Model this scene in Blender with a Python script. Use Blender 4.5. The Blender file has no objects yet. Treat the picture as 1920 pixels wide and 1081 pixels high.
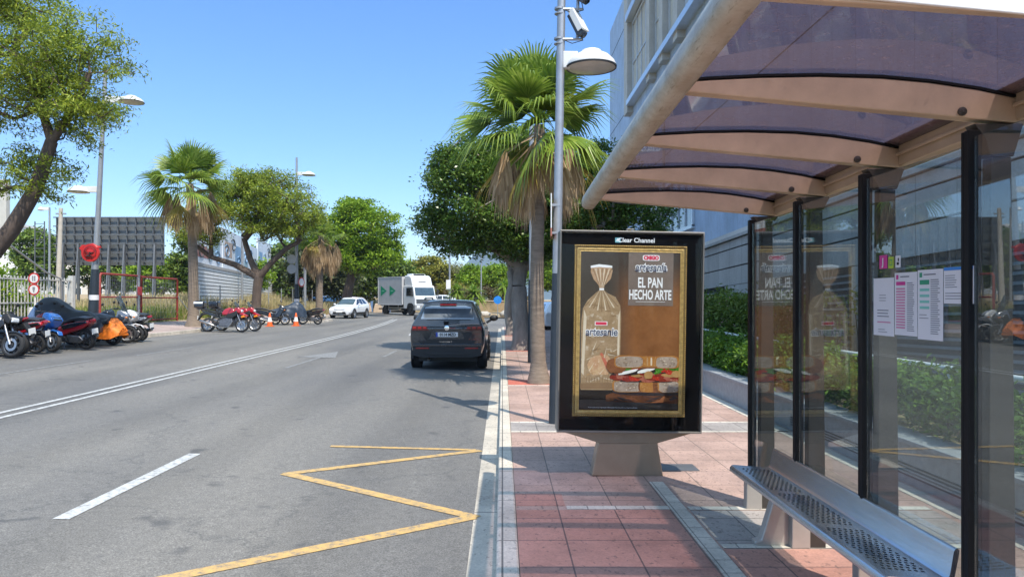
import bpy, math, random
import numpy as np
from mathutils import Vector, Matrix
R = math.radians
S = bpy.context.scene
col = S.collection

# ---------------------------------------------------------------- camera
EYE = 1.72
cd = bpy.data.cameras.new('camera')
cam = bpy.data.objects.new('camera', cd); col.objects.link(cam)
cam.location = (0, 0, EYE); cam.rotation_euler = (R(90), 0, 0)
cd.sensor_width = 36; cd.lens = 26.2
cd.shift_x = 18/1920; cd.shift_y = 19.5/1920
cd.clip_start = .05; cd.clip_end = 6000
S.camera = cam
# ---------------------------------------------------------------- light
SUN = Vector((.33, -.55, 1.0)).normalized()
el = math.asin(SUN.z); az = math.atan2(SUN.x, SUN.y)
w = bpy.data.worlds.new('World'); S.world = w; w.use_nodes = True
nt = w.node_tree; bg = nt.nodes['Background']
sky = nt.nodes.new('ShaderNodeTexSky'); sky.sky_type = 'NISHITA'; sky.sun_disc = False
sky.sun_elevation = el; sky.sun_rotation = az
sky.air_density = 1.0; sky.dust_density = .15; sky.ozone_density = 1.7
hs = nt.nodes.new('ShaderNodeHueSaturation'); hs.inputs['Saturation'].default_value = 1.15
nt.links.new(sky.outputs[0], hs.inputs['Color'])
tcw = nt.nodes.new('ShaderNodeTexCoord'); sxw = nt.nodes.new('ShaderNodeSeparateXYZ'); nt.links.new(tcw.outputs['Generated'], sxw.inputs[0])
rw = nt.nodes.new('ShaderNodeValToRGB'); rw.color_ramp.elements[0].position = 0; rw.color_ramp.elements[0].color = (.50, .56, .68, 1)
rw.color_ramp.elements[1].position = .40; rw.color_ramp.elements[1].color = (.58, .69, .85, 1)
e2 = rw.color_ramp.elements.new(.62); e2.color = (2.7, 2.05, 1.42, 1); nt.links.new(sxw.outputs[2], rw.inputs[0])  # low sky dimmed; unseen upper sky boosted and warmed as added shadow fill
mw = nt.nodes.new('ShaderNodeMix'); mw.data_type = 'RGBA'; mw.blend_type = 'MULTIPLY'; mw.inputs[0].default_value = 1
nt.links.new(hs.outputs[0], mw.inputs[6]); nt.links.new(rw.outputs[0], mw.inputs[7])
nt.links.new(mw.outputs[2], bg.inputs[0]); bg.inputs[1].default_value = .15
sd = bpy.data.lights.new('sun', 'SUN'); so = bpy.data.objects.new('sun', sd); col.objects.link(so)
sd.energy = 3.0; sd.angle = R(.5); sd.color = (1, .94, .84)
so.location = (20, -40, 60); so.rotation_euler = SUN.to_track_quat('Z', 'Y').to_euler()
S.view_settings.view_transform = 'Standard'; S.view_settings.look = 'None'
S.view_settings.exposure = 1.0; S.view_settings.gamma = 1
S.cycles.max_bounces = 8; S.cycles.transparent_max_bounces = 12
S.cycles.caustics_reflective = False; S.cycles.caustics_refractive = False

# ---------------------------------------------------------------- helpers
def tag(o, label=None, cat=None, group=None, kind=None):
    if label: o['label'] = label
    if cat: o['category'] = cat
    if group: o['group'] = group
    if kind: o['kind'] = kind
    return o
def thing(name, label, cat, loc=(0, 0, 0), rz=0, group=None):
    o = bpy.data.objects.new(name, None); col.objects.link(o)
    o.location = loc; o.rotation_euler = (0, 0, rz); o.empty_display_size = .2
    return tag(o, label, cat, group)
def chain_off(p):
    v = Vector((0, 0, 0))
    while p is not None:
        v = v + p.location; p = p.parent
    return v
def link_mesh(me, name, mat, parent=None, origin=None):
    o = bpy.data.objects.new(name, me); col.objects.link(o)
    if mat is not None: me.materials.append(mat)
    if parent is not None: o.parent = parent
    if origin is not None: o.location = origin
    return o
class MB:
    def __init__(s): s.v = []; s.f = []
    def add(s, vs, fs, M=None):
        b = len(s.v)
        for p in vs:
            p = Vector(p)
            s.v.append(M @ p if M is not None else p)
        for f in fs: s.f.append([i+b for i in f])
        return s
    def box(s, x0, x1, y0, y1, z0, z1, M=None):
        return s.add([(x0,y0,z0),(x1,y0,z0),(x1,y1,z0),(x0,y1,z0),(x0,y0,z1),(x1,y0,z1),(x1,y1,z1),(x0,y1,z1)],
                     [(0,3,2,1),(4,5,6,7),(0,1,5,4),(1,2,6,5),(2,3,7,6),(3,0,4,7)], M)
    def cbox(s, c, d, M=None):
        return s.box(c[0]-d[0]/2,c[0]+d[0]/2,c[1]-d[1]/2,c[1]+d[1]/2,c[2]-d[2]/2,c[2]+d[2]/2,M)
    def bar(s, a, b, w, h=None):
        a=Vector(a); b=Vector(b); d=b-a; L=d.length; h=h or w
        M=Matrix.Translation(a) @ d.to_track_quat('Z','Y').to_matrix().to_4x4()
        return s.box(-w/2,w/2,-h/2,h/2,0,L,M)
    def tube(s, pts, r, n=8, cap=True):
        pts=[Vector(p) for p in pts]; k=len(pts)
        rs=[r]*k if not hasattr(r,'__len__') else r
        d=(pts[1]-pts[0]).normalized()
        up=Vector((0,0,1)) if abs(d.z)<.9 else Vector((1,0,0))
        a=d.cross(up).normalized()
        vs=[];fs=[]
        for i,p in enumerate(pts):
            if i==0: t=pts[1]-pts[0]
            elif i==k-1: t=pts[-1]-pts[-2]
            else: t=(pts[i+1]-pts[i]).normalized()+(pts[i]-pts[i-1]).normalized()
            t=t.normalized() if t.length>1e-9 else d
            a=(a-t*a.dot(t))
            a=a.normalized() if a.length>1e-6 else t.orthogonal().normalized()
            b=t.cross(a)
            for j in range(n):
                th=2*math.pi*j/n
                vs.append(p+(a*math.cos(th)+b*math.sin(th))*rs[i])
        for i in range(k-1):
            for j in range(n):
                fs.append((i*n+j,i*n+(j+1)%n,(i+1)*n+(j+1)%n,(i+1)*n+j))
        if cap:
            fs.append(list(range(n))[::-1]); fs.append([(k-1)*n+j for j in range(n)])
        return s.add(vs,fs)
    def lathe(s, prof, n=24, M=None, cap=True):
        vs=[];fs=[];k=len(prof)
        for r,z in prof:
            for j in range(n):
                t=2*math.pi*j/n; vs.append((r*math.cos(t),r*math.sin(t),z))
        for i in range(k-1):
            for j in range(n): fs.append((i*n+j,i*n+(j+1)%n,(i+1)*n+(j+1)%n,(i+1)*n+j))
        if cap:
            if prof[0][0]>1e-5: fs.append(list(range(n))[::-1])
            if prof[-1][0]>1e-5: fs.append([(k-1)*n+j for j in range(n)])
        return s.add(vs,fs,M)
    def prism(s, poly, a, b, M=None):
        n=len(poly)
        vs=[(x,y,a) for x,y in poly]+[(x,y,b) for x,y in poly]
        fs=[list(range(n))[::-1],list(range(n,2*n))]+[(i,(i+1)%n,n+(i+1)%n,n+i) for i in range(n)]
        return s.add(vs,fs,M)
    def sphere(s, c, r, nu=12, nv=8):
        rr=r if hasattr(r,'__len__') else (r,r,r)
        vs=[(c[0],c[1],c[2]-rr[2])];fs=[]
        for i in range(1,nv):
            p=math.pi*i/nv-math.pi/2
            for j in range(nu):
                t=2*math.pi*j/nu
                vs.append((c[0]+rr[0]*math.cos(p)*math.cos(t),c[1]+rr[1]*math.cos(p)*math.sin(t),c[2]+rr[2]*math.sin(p)))
        vs.append((c[0],c[1],c[2]+rr[2])); L=len(vs)-1
        for j in range(nu):
            fs.append((0,1+(j+1)%nu,1+j)); b=1+(nv-2)*nu; fs.append((b+j,b+(j+1)%nu,L))
        for i in range(nv-2):
            for j in range(nu): fs.append((1+i*nu+j,1+i*nu+(j+1)%nu,1+(i+1)*nu+(j+1)%nu,1+(i+1)*nu+j))
        return s.add(vs,fs)
    def quad(s,a,b,c,d): return s.add([a,b,c,d],[(0,1,2,3)])
    def build(s, name, mat, parent=None, smooth=None, bevel=0, seg=2, origin=None, world=False, subd=0, recalc=True):
        """smooth: None flat, or an angle in degrees below which edges shade smooth"""
        off=Vector((0,0,0))
        if world and parent is not None: off=chain_off(parent)
        if origin is not None: off=Vector(origin)
        me=bpy.data.meshes.new(name)
        me.from_pydata([tuple(p-off) for p in s.v],[],s.f); 
        if recalc:
            import bmesh
            bm=bmesh.new(); bm.from_mesh(me); bmesh.ops.recalc_face_normals(bm,faces=bm.faces); bm.to_mesh(me); bm.free()
        o=link_mesh(me,name,mat,parent,origin)
        if smooth:
            me.polygons.foreach_set('use_smooth',[True]*len(me.polygons))
            try: me.set_sharp_from_angle(angle=R(smooth))
            except Exception: pass
        if bevel:
            md=o.modifiers.new('bevel','BEVEL'); md.width=bevel; md.segments=seg; md.limit_method='ANGLE'; md.angle_limit=R(35)
        if subd:
            md=o.modifiers.new('subd','SUBSURF'); md.levels=subd; md.render_levels=subd
        return o
def YZ(x=0,y=0,z=0):
    """profile (a,b) -> world (Y,Z), extruded along X"""
    return Matrix(((0,0,1,x),(1,0,0,y),(0,1,0,z),(0,0,0,1)))
def XZ(x=0,y=0,z=0):
    """profile (a,b) -> world (X,Z), extrusion +c -> toward -Y"""
    return Matrix(((1,0,0,x),(0,0,-1,y),(0,1,0,z),(0,0,0,1)))
def axX(x,y,z):
    """lathe axis along +X"""
    return Matrix(((0,0,1,x),(1,0,0,y),(0,1,0,z),(0,0,0,1)))
def mesh_np(name, verts, faces_per, mat, parent=None, origin=None, off=None, smooth=False):
    """verts (N,k,3): N polygons of k corners each"""
    N,k,_=verts.shape
    V=verts.reshape(-1,3).astype(np.float32)
    if off is not None: V=V-np.array(off,dtype=np.float32)
    me=bpy.data.meshes.new(name)
    me.vertices.add(len(V)); me.vertices.foreach_set('co',V.ravel())
    me.loops.add(N*k); me.loops.foreach_set('vertex_index',np.arange(N*k,dtype=np.int32))
    me.polygons.add(N); me.polygons.foreach_set('loop_start',np.arange(0,N*k,k,dtype=np.int32))
    me.polygons.foreach_set('loop_total',np.full(N,k,dtype=np.int32))
    me.update(calc_edges=True); me.validate()
    return link_mesh(me,name,mat,parent,origin)
def txt(s, size, M, mat, name, parent, bold=0, shear=0, align='CENTER', sx=1, depth=.0006):
    c=bpy.data.curves.new(name,'FONT'); c.body=s; c.size=size; c.align_x=align; c.align_y='CENTER'
    c.offset=bold; c.shear=shear; c.extrude=depth; c.resolution_u=3
    t=bpy.data.objects.new(name,c); col.objects.link(t)
    dg=bpy.context.evaluated_depsgraph_get(); dg.update()
    me=bpy.data.meshes.new_from_object(t.evaluated_get(dg))
    bpy.data.objects.remove(t)
    me.transform(M @ Matrix.Diagonal((sx,1,1,1)))
    me.materials.clear(); me.name=name
    return link_mesh(me,name,mat,parent)

# ---------------------------------------------------------------- materials
_m={}
def new_mat(name):
    m=bpy.data.materials.new(name); m.use_nodes=True
    nt=m.node_tree; b=nt.nodes['Principled BSDF']
    return m,nt,b
def N(nt,t,**kw):
    n=nt.nodes.new(t)
    for k,v in kw.items(): setattr(n,k,v)
    return n
def noise(nt, scale, detail=4, rough=.6, src='Object', stretch=None):
    tc=N(nt,'ShaderNodeTexCoord'); n=N(nt,'ShaderNodeTexNoise')
    n.inputs['Scale'].default_value=scale; n.inputs['Detail'].default_value=detail; n.inputs['Roughness'].default_value=rough
    if stretch:
        mp=N(nt,'ShaderNodeMapping'); mp.inputs['Scale'].default_value=stretch
        nt.links.new(tc.outputs[src],mp.inputs[0]); nt.links.new(mp.outputs[0],n.inputs['Vector'])
    else: nt.links.new(tc.outputs[src],n.inputs['Vector'])
    return n
def ramp(nt, src, stops):
    r=N(nt,'ShaderNodeValToRGB'); e=r.color_ramp.elements
    while len(e)<len(stops): e.new(.5)
    for i,(p,c) in enumerate(stops):
        e[i].position=p; e[i].color=(c[0],c[1],c[2],1) if hasattr(c,'__len__') else (c,c,c,1)
    nt.links.new(src,r.inputs[0]); return r
def mix(nt,a,b,fac,mode='MIX'):
    m=N(nt,'ShaderNodeMix',data_type='RGBA',blend_type=mode)
    for sock,val in ((m.inputs[6],a),(m.inputs[7],b),(m.inputs[0],fac)):
        if hasattr(val,'is_linked') or hasattr(val,'links'): nt.links.new(val,sock)
        elif hasattr(val,'__len__'): sock.default_value=(val[0],val[1],val[2],1)
        else: sock.default_value=val
    return m.outputs[2]
def bump(nt,b,h,strength=.3,dist=.01):
    n=N(nt,'ShaderNodeBump'); n.inputs['Strength'].default_value=strength; n.inputs['Distance'].default_value=dist
    nt.links.new(h,n.inputs['Height']); nt.links.new(n.outputs[0],b.inputs['Normal'])
def pbr(name, c, rough=.5, metal=0, var=.12, scale=5, bmp=0, bscale=60, c2=None, coat=0, stretch=None, spec=.5, trans=0):
    if name in _m: return _m[name]
    m,nt,b=new_mat(name)
    n=noise(nt,scale,5,.65,stretch=stretch)
    lo=tuple(x*(1-var) for x in c); hi=c2 if c2 else tuple(min(1,x*(1+var)) for x in c)
    r=ramp(nt,n.outputs[0],[(.3,lo),(.7,hi)])
    nt.links.new(r.outputs[0],b.inputs['Base Color'])
    b.inputs['Roughness'].default_value=rough; b.inputs['Metallic'].default_value=metal
    b.inputs['Coat Weight'].default_value=coat; b.inputs['Coat Roughness'].default_value=.05
    b.inputs['Specular IOR Level'].default_value=spec
    if bmp:
        h=noise(nt,bscale,4,.6,stretch=stretch); bump(nt,b,h.outputs[0],bmp)
    if trans:
        t=N(nt,'ShaderNodeBsdfTranslucent'); nt.links.new(r.outputs[0],t.inputs[0])
        mx=N(nt,'ShaderNodeMixShader'); mx.inputs[0].default_value=trans
        out=nt.nodes['Material Output']
        nt.links.new(b.outputs[0],mx.inputs[1]); nt.links.new(t.outputs[0],mx.inputs[2]); nt.links.new(mx.outputs[0],out.inputs[0])
    _m[name]=m; return m
def schlick(nt,f0):
    lw=N(nt,'ShaderNodeLayerWeight'); lw.inputs[0].default_value=.5
    p=N(nt,'ShaderNodeMath',operation='POWER'); p.inputs[1].default_value=5; nt.links.new(lw.outputs['Facing'],p.inputs[0])
    ad=N(nt,'ShaderNodeMath',operation='MULTIPLY_ADD',use_clamp=True); ad.inputs[1].default_value=1-f0; ad.inputs[2].default_value=f0
    nt.links.new(p.outputs[0],ad.inputs[0]); return ad
def glass(name, tint, rough=0.0, ior=1.5, boost=0.0, dirt=0.0, dirtcol=(.5,.5,.5)):
    """thin pane: tinted see-through mixed with a mirror by fresnel, plus a little dust"""
    if name in _m: return _m[name]
    m,nt,b=new_mat(name); out=nt.nodes['Material Output']; nt.nodes.remove(b)
    t=N(nt,'ShaderNodeBsdfTransparent'); t.inputs[0].default_value=(*tint,1)
    g=N(nt,'ShaderNodeBsdfGlossy'); g.inputs['Roughness'].default_value=rough
    ad=schlick(nt,((ior-1)/(ior+1))**2+boost)
    mx=N(nt,'ShaderNodeMixShader'); nt.links.new(ad.outputs[0],mx.inputs[0])
    nt.links.new(t.outputs[0],mx.inputs[1]); nt.links.new(g.outputs[0],mx.inputs[2])
    last=mx.outputs[0]
    if dirt:
        d=N(nt,'ShaderNodeBsdfDiffuse'); d.inputs[0].default_value=(*dirtcol,1)
        n=noise(nt,7,6,.7); r=ramp(nt,n.outputs[0],[(.35,dirt*.3),(.75,dirt)])
        m2=N(nt,'ShaderNodeMixShader'); nt.links.new(r.outputs[0],m2.inputs[0])
        nt.links.new(last,m2.inputs[1]); nt.links.new(d.outputs[0],m2.inputs[2]); last=m2.outputs[0]
    nt.links.new(last,out.inputs[0]); _m[name]=m; return m
def leafmat(name, c1, c2, c3=None, trans=.35, rough=.5, cl=.8):
    """leaf colour varies leaf by leaf and in patches through the crown"""
    if name in _m: return _m[name]
    m,nt,b=new_mat(name); out=nt.nodes['Material Output']
    g=N(nt,'ShaderNodeNewGeometry')
    r=ramp(nt,g.outputs['Random Per Island'],[(0,c1),(.55,c2),(1,c3 or c2)])
    n=noise(nt,cl,2,.5); pr=ramp(nt,n.outputs[0],[(.35,.72),(.65,1.2)])
    c=mix(nt,r.outputs[0],pr.outputs[0],1.0,'MULTIPLY')
    nt.links.new(c,b.inputs['Base Color']); b.inputs['Roughness'].default_value=rough
    b.inputs['Specular IOR Level'].default_value=.3
    t=N(nt,'ShaderNodeBsdfTranslucent'); nt.links.new(c,t.inputs[0])
    mx=N(nt,'ShaderNodeMixShader'); mx.inputs[0].default_value=trans
    nt.links.new(b.outputs[0],mx.inputs[1]); nt.links.new(t.outputs[0],mx.inputs[2]); nt.links.new(mx.outputs[0],out.inputs[0])
    _m[name]=m; return m
def gz(x): return .024*min(34.,max(0.,-x))
# ---------------------------------------------------------------- ground, road, pavements
def asphalt():
    m,nt,b=new_mat('asphalt')
    fine=noise(nt,85,5,.8); mid=noise(nt,14,8,.8); big=noise(nt,.35,4,.6,stretch=(1,.25,1))
    c=ramp(nt,fine.outputs[0],[(.34,(.085,.080,.073)),(.5,(.160,.151,.138)),(.66,(.30,.284,.26))]).outputs[0]
    c=mix(nt,c,ramp(nt,mid.outputs[0],[(.3,.74),(.7,1.2)]).outputs[0],1,'MULTIPLY')
    c=mix(nt,c,ramp(nt,big.outputs[0],[(.36,(.74,.75,.78)),(.64,(1.12,1.1,1.06))]).outputs[0],1,'MULTIPLY')
    # tyre-polished lanes and old oil drips
    dr=noise(nt,2.6,2,.5); c=mix(nt,c,(.05,.05,.052),ramp(nt,dr.outputs[0],[(.66,0),(.76,.6)]).outputs[0])
    # lanes polished darker by tyres, running along the road
    tx=N(nt,'ShaderNodeTexCoord'); sx_=N(nt,'ShaderNodeSeparateXYZ'); nt.links.new(tx.outputs['Object'],sx_.inputs[0])
    sn=N(nt,'ShaderNodeMath',operation='MULTIPLY'); sn.inputs[1].default_value=3.6; nt.links.new(sx_.outputs[0],sn.inputs[0])
    s2=N(nt,'ShaderNodeMath',operation='SINE'); nt.links.new(sn.outputs[0],s2.inputs[0])
    c=mix(nt,c,ramp(nt,s2.outputs[0],[(.0,1.03),(.9,.90)]).outputs[0],1,'MULTIPLY')
    v=N(nt,'ShaderNodeTexVoronoi',feature='DISTANCE_TO_EDGE'); v.inputs['Scale'].default_value=.22
    tc=N(nt,'ShaderNodeTexCoord'); wob=noise(nt,1.6,5,.7)
    vm=N(nt,'ShaderNodeVectorMath',operation='ADD'); nt.links.new(tc.outputs['Object'],vm.inputs[0])
    sc=N(nt,'ShaderNodeVectorMath',operation='SCALE'); nt.links.new(wob.outputs['Color'],sc.inputs[0]); sc.inputs['Scale'].default_value=1.1
    nt.links.new(sc.outputs[0],vm.inputs[1]); nt.links.new(vm.outputs[0],v.inputs['Vector'])
    crk=ramp(nt,v.outputs['Distance'],[(0,.45),(.006,0)])
    c=mix(nt,c,(.06,.06,.06),crk.outputs[0])
    nt.links.new(c,b.inputs['Base Color']); b.inputs['Roughness'].default_value=.82
    bump(nt,b,fine.outputs[0],.35,.006)
    return m
M_asph=asphalt()
def soil(name,c1,c2,c3):
    m,nt,b=new_mat(name)
    a=noise(nt,.5,6,.7); d=noise(nt,25,4,.7)
    c=ramp(nt,a.outputs[0],[(.35,c1),(.5,c2),(.66,c3)]).outputs[0]
    c=mix(nt,c,ramp(nt,d.outputs[0],[(.3,.7),(.7,1.2)]).outputs[0],1,'MULTIPLY')
    nt.links.new(c,b.inputs['Base Color']); b.inputs['Roughness'].default_value=.95
    bump(nt,b,d.outputs[0],.6,.05); return m
M_soil=soil('dry_soil',(.30,.24,.13),(.42,.33,.19),(.16,.18,.07))
M_bank=soil('sandy_bank',(.27,.19,.115),(.38,.28,.16),(.17,.14,.07))
def tiles(name, cA, cB, mortar, sx, sy, ms=.012, blot=.5):
    m,nt,b=new_mat(name)
    tc=N(nt,'ShaderNodeTexCoord'); br=N(nt,'ShaderNodeTexBrick'); br.offset=0; br.squash=1
    br.inputs['Scale'].default_value=1; br.inputs['Brick Width'].default_value=sx; br.inputs['Row Height'].default_value=sy
    br.inputs['Mortar Size'].default_value=ms*.5; br.inputs['Mortar Smooth'].default_value=.2; br.inputs['Bias'].default_value=0
    br.inputs['Color1'].default_value=(*cA,1); br.inputs['Color2'].default_value=(*cB,1); br.inputs['Mortar'].default_value=(*mortar,1)
    nt.links.new(tc.outputs['Object'],br.inputs['Vector'])
    st=noise(nt,1.3,6,.7); gr=noise(nt,55,4,.75); fl=noise(nt,34,2,.5,stretch=(1,.55,1))
    c=mix(nt,br.outputs[0],ramp(nt,st.outputs[0],[(.3,(.62,.61,.60)),(.7,(1.16,1.13,1.09))]).outputs[0],1,'MULTIPLY')
    c=mix(nt,c,ramp(nt,gr.outputs[0],[(.3,.78),(.7,1.14)]).outputs[0],1,'MULTIPLY')
    c=mix(nt,c,(.075,.06,.055),ramp(nt,fl.outputs[0],[(.62,0),(.68,blot)]).outputs[0])
    nt.links.new(c,b.inputs['Base Color']); b.inputs['Roughness'].default_value=.72
    inv=N(nt,'ShaderNodeMath',operation='MULTIPLY_ADD'); inv.inputs[1].default_value=-1.0
    nt.links.new(br.outputs['Fac'],inv.inputs[0]); nt.links.new(gr.outputs[0],inv.inputs[2])
    bump(nt,b,inv.outputs[0],.3,.006)
    return m
M_pink=tiles('pink_paving',(.42,.285,.235),(.48,.335,.285),(.19,.145,.125),.43,.5)
M_red=tiles('red_paving_tiles',(.45,.225,.175),(.50,.27,.215),(.16,.10,.09),.43,.5)
M_grey=tiles('grey_paving_tiles',(.33,.30,.285),(.39,.355,.33),(.14,.13,.13),.43,.5)
M_edge=tiles('white_edging',(.60,.56,.49),(.66,.62,.54),(.25,.24,.22),.22,.22,.01,.25)
M_kerb=tiles('kerb_stone',(.58,.525,.44),(.66,.60,.51),(.18,.17,.15),9,1.0,.014,.35)
M_gut=tiles('gutter_concrete',(.50,.455,.385),(.57,.52,.44),(.17,.16,.15),9,2.0,.02,.45)
M_lside=tiles('left_paving',(.40,.30,.26),(.46,.36,.32),(.2,.17,.15),.6,.6)

def gridsheet(name, xs, ys, zf, mat, kind='structure'):
    m=MB(); nx=len(xs)
    for y in ys:
        for x in xs: m.v.append(Vector((x,y,zf(x,y))))
    for j in range(len(ys)-1):
        for i in range(nx-1): m.f.append([j*nx+i,j*nx+i+1,(j+1)*nx+i+1,(j+1)*nx+i])
    o=m.build(name,mat,recalc=False); return tag(o,kind=kind)
gridsheet('ground',[-3000,-60,-34,-16,-4,0,60,3000],[-60,0,60,120,400,4000],lambda x,y:gz(x)-.05,M_soil)
gridsheet('road',[-60,-34,-16,-8,-4,0,60],[-25,20,84],lambda x,y:gz(x),M_asph)
# right pavement
m=MB(); m.box(.105,7.2,-12,43,-.02,.1); tag(m.build('pavement',M_pink),kind='structure')
m=MB(); m.box(-.04,.105,-12,43.0,-.02,.102); tag(m.build('kerb',M_kerb,bevel=.018),kind='structure')
m=MB(); m.box(-.225,-.04,-12,43.0,-.02,.006); tag(m.build('gutter',M_gut),kind='structure')
def sheet(name,x0,x1,y0,y1,z,mat):
    m=MB(); m.box(x0,x1,y0,y1,z-.003,z); return tag(m.build(name,mat),kind='structure')
sheet('red_paving',.106,1.28,2.0,5.72,.1035,M_red)
sheet('red_paving',.106,.49,5.84,6.2,.1035,M_red)
sheet('grey_paving',1.44,3.3,4.93,5.7,.1035,M_grey)
sheet('red_paving',1.43,2.2,2.0,4.82,.1035,M_red)
sheet('grey_paving',.106,3.3,9.15,9.75,.1035,M_grey)
for (x0,x1,y0,y1) in ((.5,1.29,5.74,5.83),(1.30,1.42,2.0,6.6),(1.44,3.3,4.84,4.92),(1.44,3.3,5.72,5.81),
                      (.106,3.5,9.06,9.14),(.106,3.5,9.76,9.83),(3.36,3.53,2.0,40),(.106,.9,13.9,14.0),(.106,.9,21.0,21.08)):
    sheet('paving_edging',x0,x1,y0,y1,.1045,M_edge)
M_redpit=pbr('red_tree_surround',(.48,.13,.085),.8,var=.2,scale=9,bmp=.3)
for (yy0,yy1,x1) in ((14.02,14.9,1.3),(23.1,23.35,1.3),(24.2,24.45,1.3),(32.6,32.9,1.3),(33.8,34.1,1.3)):
    sheet('tree_pit_surround',.112,x1,yy0,yy1,.1046,M_redpit)
# painted markings: worn paint, broken up by its own wear
def paint(name,c,wear=.45):
    m,nt,b=new_mat(name); out=nt.nodes['Material Output']
    n=noise(nt,16,7,.75); f=noise(nt,130,3,.7)
    cc=mix(nt,(*c,),ramp(nt,f.outputs[0],[(.3,.75),(.7,1.1)]).outputs[0],1,'MULTIPLY')
    cc=mix(nt,cc,(.15,.147,.142),ramp(nt,n.outputs[0],[(wear-.08,1.0),(wear+.02,.45),(wear+.16,.08)]).outputs[0])
    nt.links.new(cc,b.inputs['Base Color']); b.inputs['Roughness'].default_value=.75; bump(nt,b,f.outputs[0],.3,.004)
    return m
M_wp=paint('white_paint',(.60,.60,.58),.42); M_wpo=paint('old_white_paint',(.40,.40,.39),.54); M_yp=paint('yellow_paint',(.66,.41,.13),.42)
def stroke(m,a,b,w,z=.005):
    ax,ay=a; bx_,by=b; dx,dy=bx_-ax,by-ay; L=math.hypot(dx,dy); nx,ny=-dy/L*w/2,dx/L*w/2
    k=max(1,int(L/3))
    for i in range(k):
        t0,t1=i/k,(i+1)/k
        p=[(ax+dx*t0+nx,ay+dy*t0+ny),(ax+dx*t1+nx,ay+dy*t1+ny),(ax+dx*t1-nx,ay+dy*t1-ny),(ax+dx*t0-nx,ay+dy*t0-ny)]
        m.add([(x,y,gz(x)+z) for x,y in p],[(0,3,2,1)])
def curveline(x0,y):   # the carriageway bends to the left beyond 30 m
    return x0-.0042*max(0,y-26)**2*.35
def mark(name,strokes,mat):
    m=MB()
    for i,(a,b,w_) in enumerate(strokes): stroke(m,a,b,w_,.005+.0004*(i%7))
    return tag(m.build(name,mat,recalc=False),kind='structure')
for off in (-.13,.13):
    st=[]; ys=[-4,2,8,14,20,26,32,38,44,50,56]
    for i in range(len(ys)-1):
        st.append(((curveline(-6.72+off,ys[i]),ys[i]),(curveline(-6.72+off,ys[i+1]),ys[i+1]),.09))
    mark('centre_line',st,M_wp)
mark('lane_dash',[((-3.29,5.55),(-3.26,7.9),.125)],M_wp)
mark('lane_dash',[((-3.36,21.0),(-3.36,23.6),.10)],M_wpo)
mark('lane_dash',[((-4.1,33),(-4.4,36.5),.12)],M_wp)
mark('bus_stop_zigzag',[((-2.9,3.75),(-.23,5.86),.12),((-.2,5.84),(-2.08,7.13),.12),((-2.08,7.10),(-.25,8.42),.105),((-.3,8.44),(-1.95,8.46),.09)],M_yp)
mark('parking_line',[((-9.9,12),(-9.9,18),.09)],M_wpo); mark('parking_line',[((-9.6,19.5),(-9.55,23),.09)],M_wpo)
# straight-on arrow of the second lane
m=MB()
m.add([(x,y,gz(x)+.0055) for x,y in ((-5.05,17.2),(-4.95,17.2),(-4.93,20.6),(-5.03,20.6))],[(0,1,2,3)])
m.add([(x,y,gz(x)+.0062) for x,y in ((-5.55,20.3),(-4.55,20.3),(-4.98,22.6))],[(0,1,2)])
tag(m.build('lane_arrow',M_wpo,recalc=False),kind='structure')
# left pavement with its bays
KERB=[(-14.2,-14),(-14.2,25.0),(-13.9,26.2),(-13.1,27.4),(-13.0,31.6),(-13.4,33.2),(-14.1,34.6),(-14.3,36),(-14.3,42.2),(-13.2,43.6),(-11.7,44.6),(-11.3,46),(-11.3,49),(-12.2,51),(-13.4,52.5),(-13.6,62),(-16,68),(-22,72),(-34,74)]
m=MB()
for i in range(len(KERB)-1):
    (x0,y0),(x1,y1)=KERB[i],KERB[i+1]; X=min(-17.4,x1-1.5,x0-1.5) if y1>62 else -17.4
    m.quad((X,y0,gz(X)+.12),(x0,y0,gz(x0)+.12),(x1,y1,gz(x1)+.12),(X if y1<=62 else min(X,x1-2),y1,gz(X)+.12))
tag(m.build('left_pavement',M_lside,recalc=False),kind='structure')
m=MB()
for i in range(len(KERB)-1):
    (x0,y0),(x1,y1)=KERB[i],KERB[i+1]; a,b=gz(x0),gz(x1)
    m.add([(x0+.16,y0,a-.02),(x0+.14,y0,a+.125),(x0,y0,a+.127),(x1+.16,y1,b-.02),(x1+.14,y1,b+.125),(x1,y1,b+.127)],[(0,3,4,1),(1,4,5,2)])
tag(m.build('left_kerb',M_kerb,recalc=False,smooth=30),kind='structure')
# waste lot behind the left pavement
rnd=np.random.RandomState(5)
def lotz(x,y):
    e=min(1,max(0,(-17.5-x)/3))
    return gz(x)+.125+e*(.12+.22*math.sin(x*.55+1.3*math.sin(y*.23))*math.sin(y*.31+.7)+.25*max(0,math.sin(x*.9+y*.4))**3)
gridsheet('waste_lot',list(np.linspace(-70,-24,24))+list(np.linspace(-23.4,-17.38,13)),list(np.linspace(-20,125,117)),lotz,M_soil)
# road-side bank and verge beyond the junction
def bankz(x,y):
    t=min(1,max(0,(y-66.5)/9)); b=.1+.25*t+1.0*min(1,max(0,(y-77)/10))
    return b+.12*math.sin(x*.7)*math.sin(y*.5+x*.2)*t
gridsheet('far_verge',list(np.linspace(-3.5,60,60)),list(np.linspace(66,130,40)),bankz,M_bank)
gridsheet('far_bank',list(np.linspace(-60,-3,50)),list(np.linspace(80,140,30)),lambda x,y:gz(x)+.1+1.3*min(1,max(0,(y-82)/8))+.1*math.sin(x),M_bank)
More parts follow.
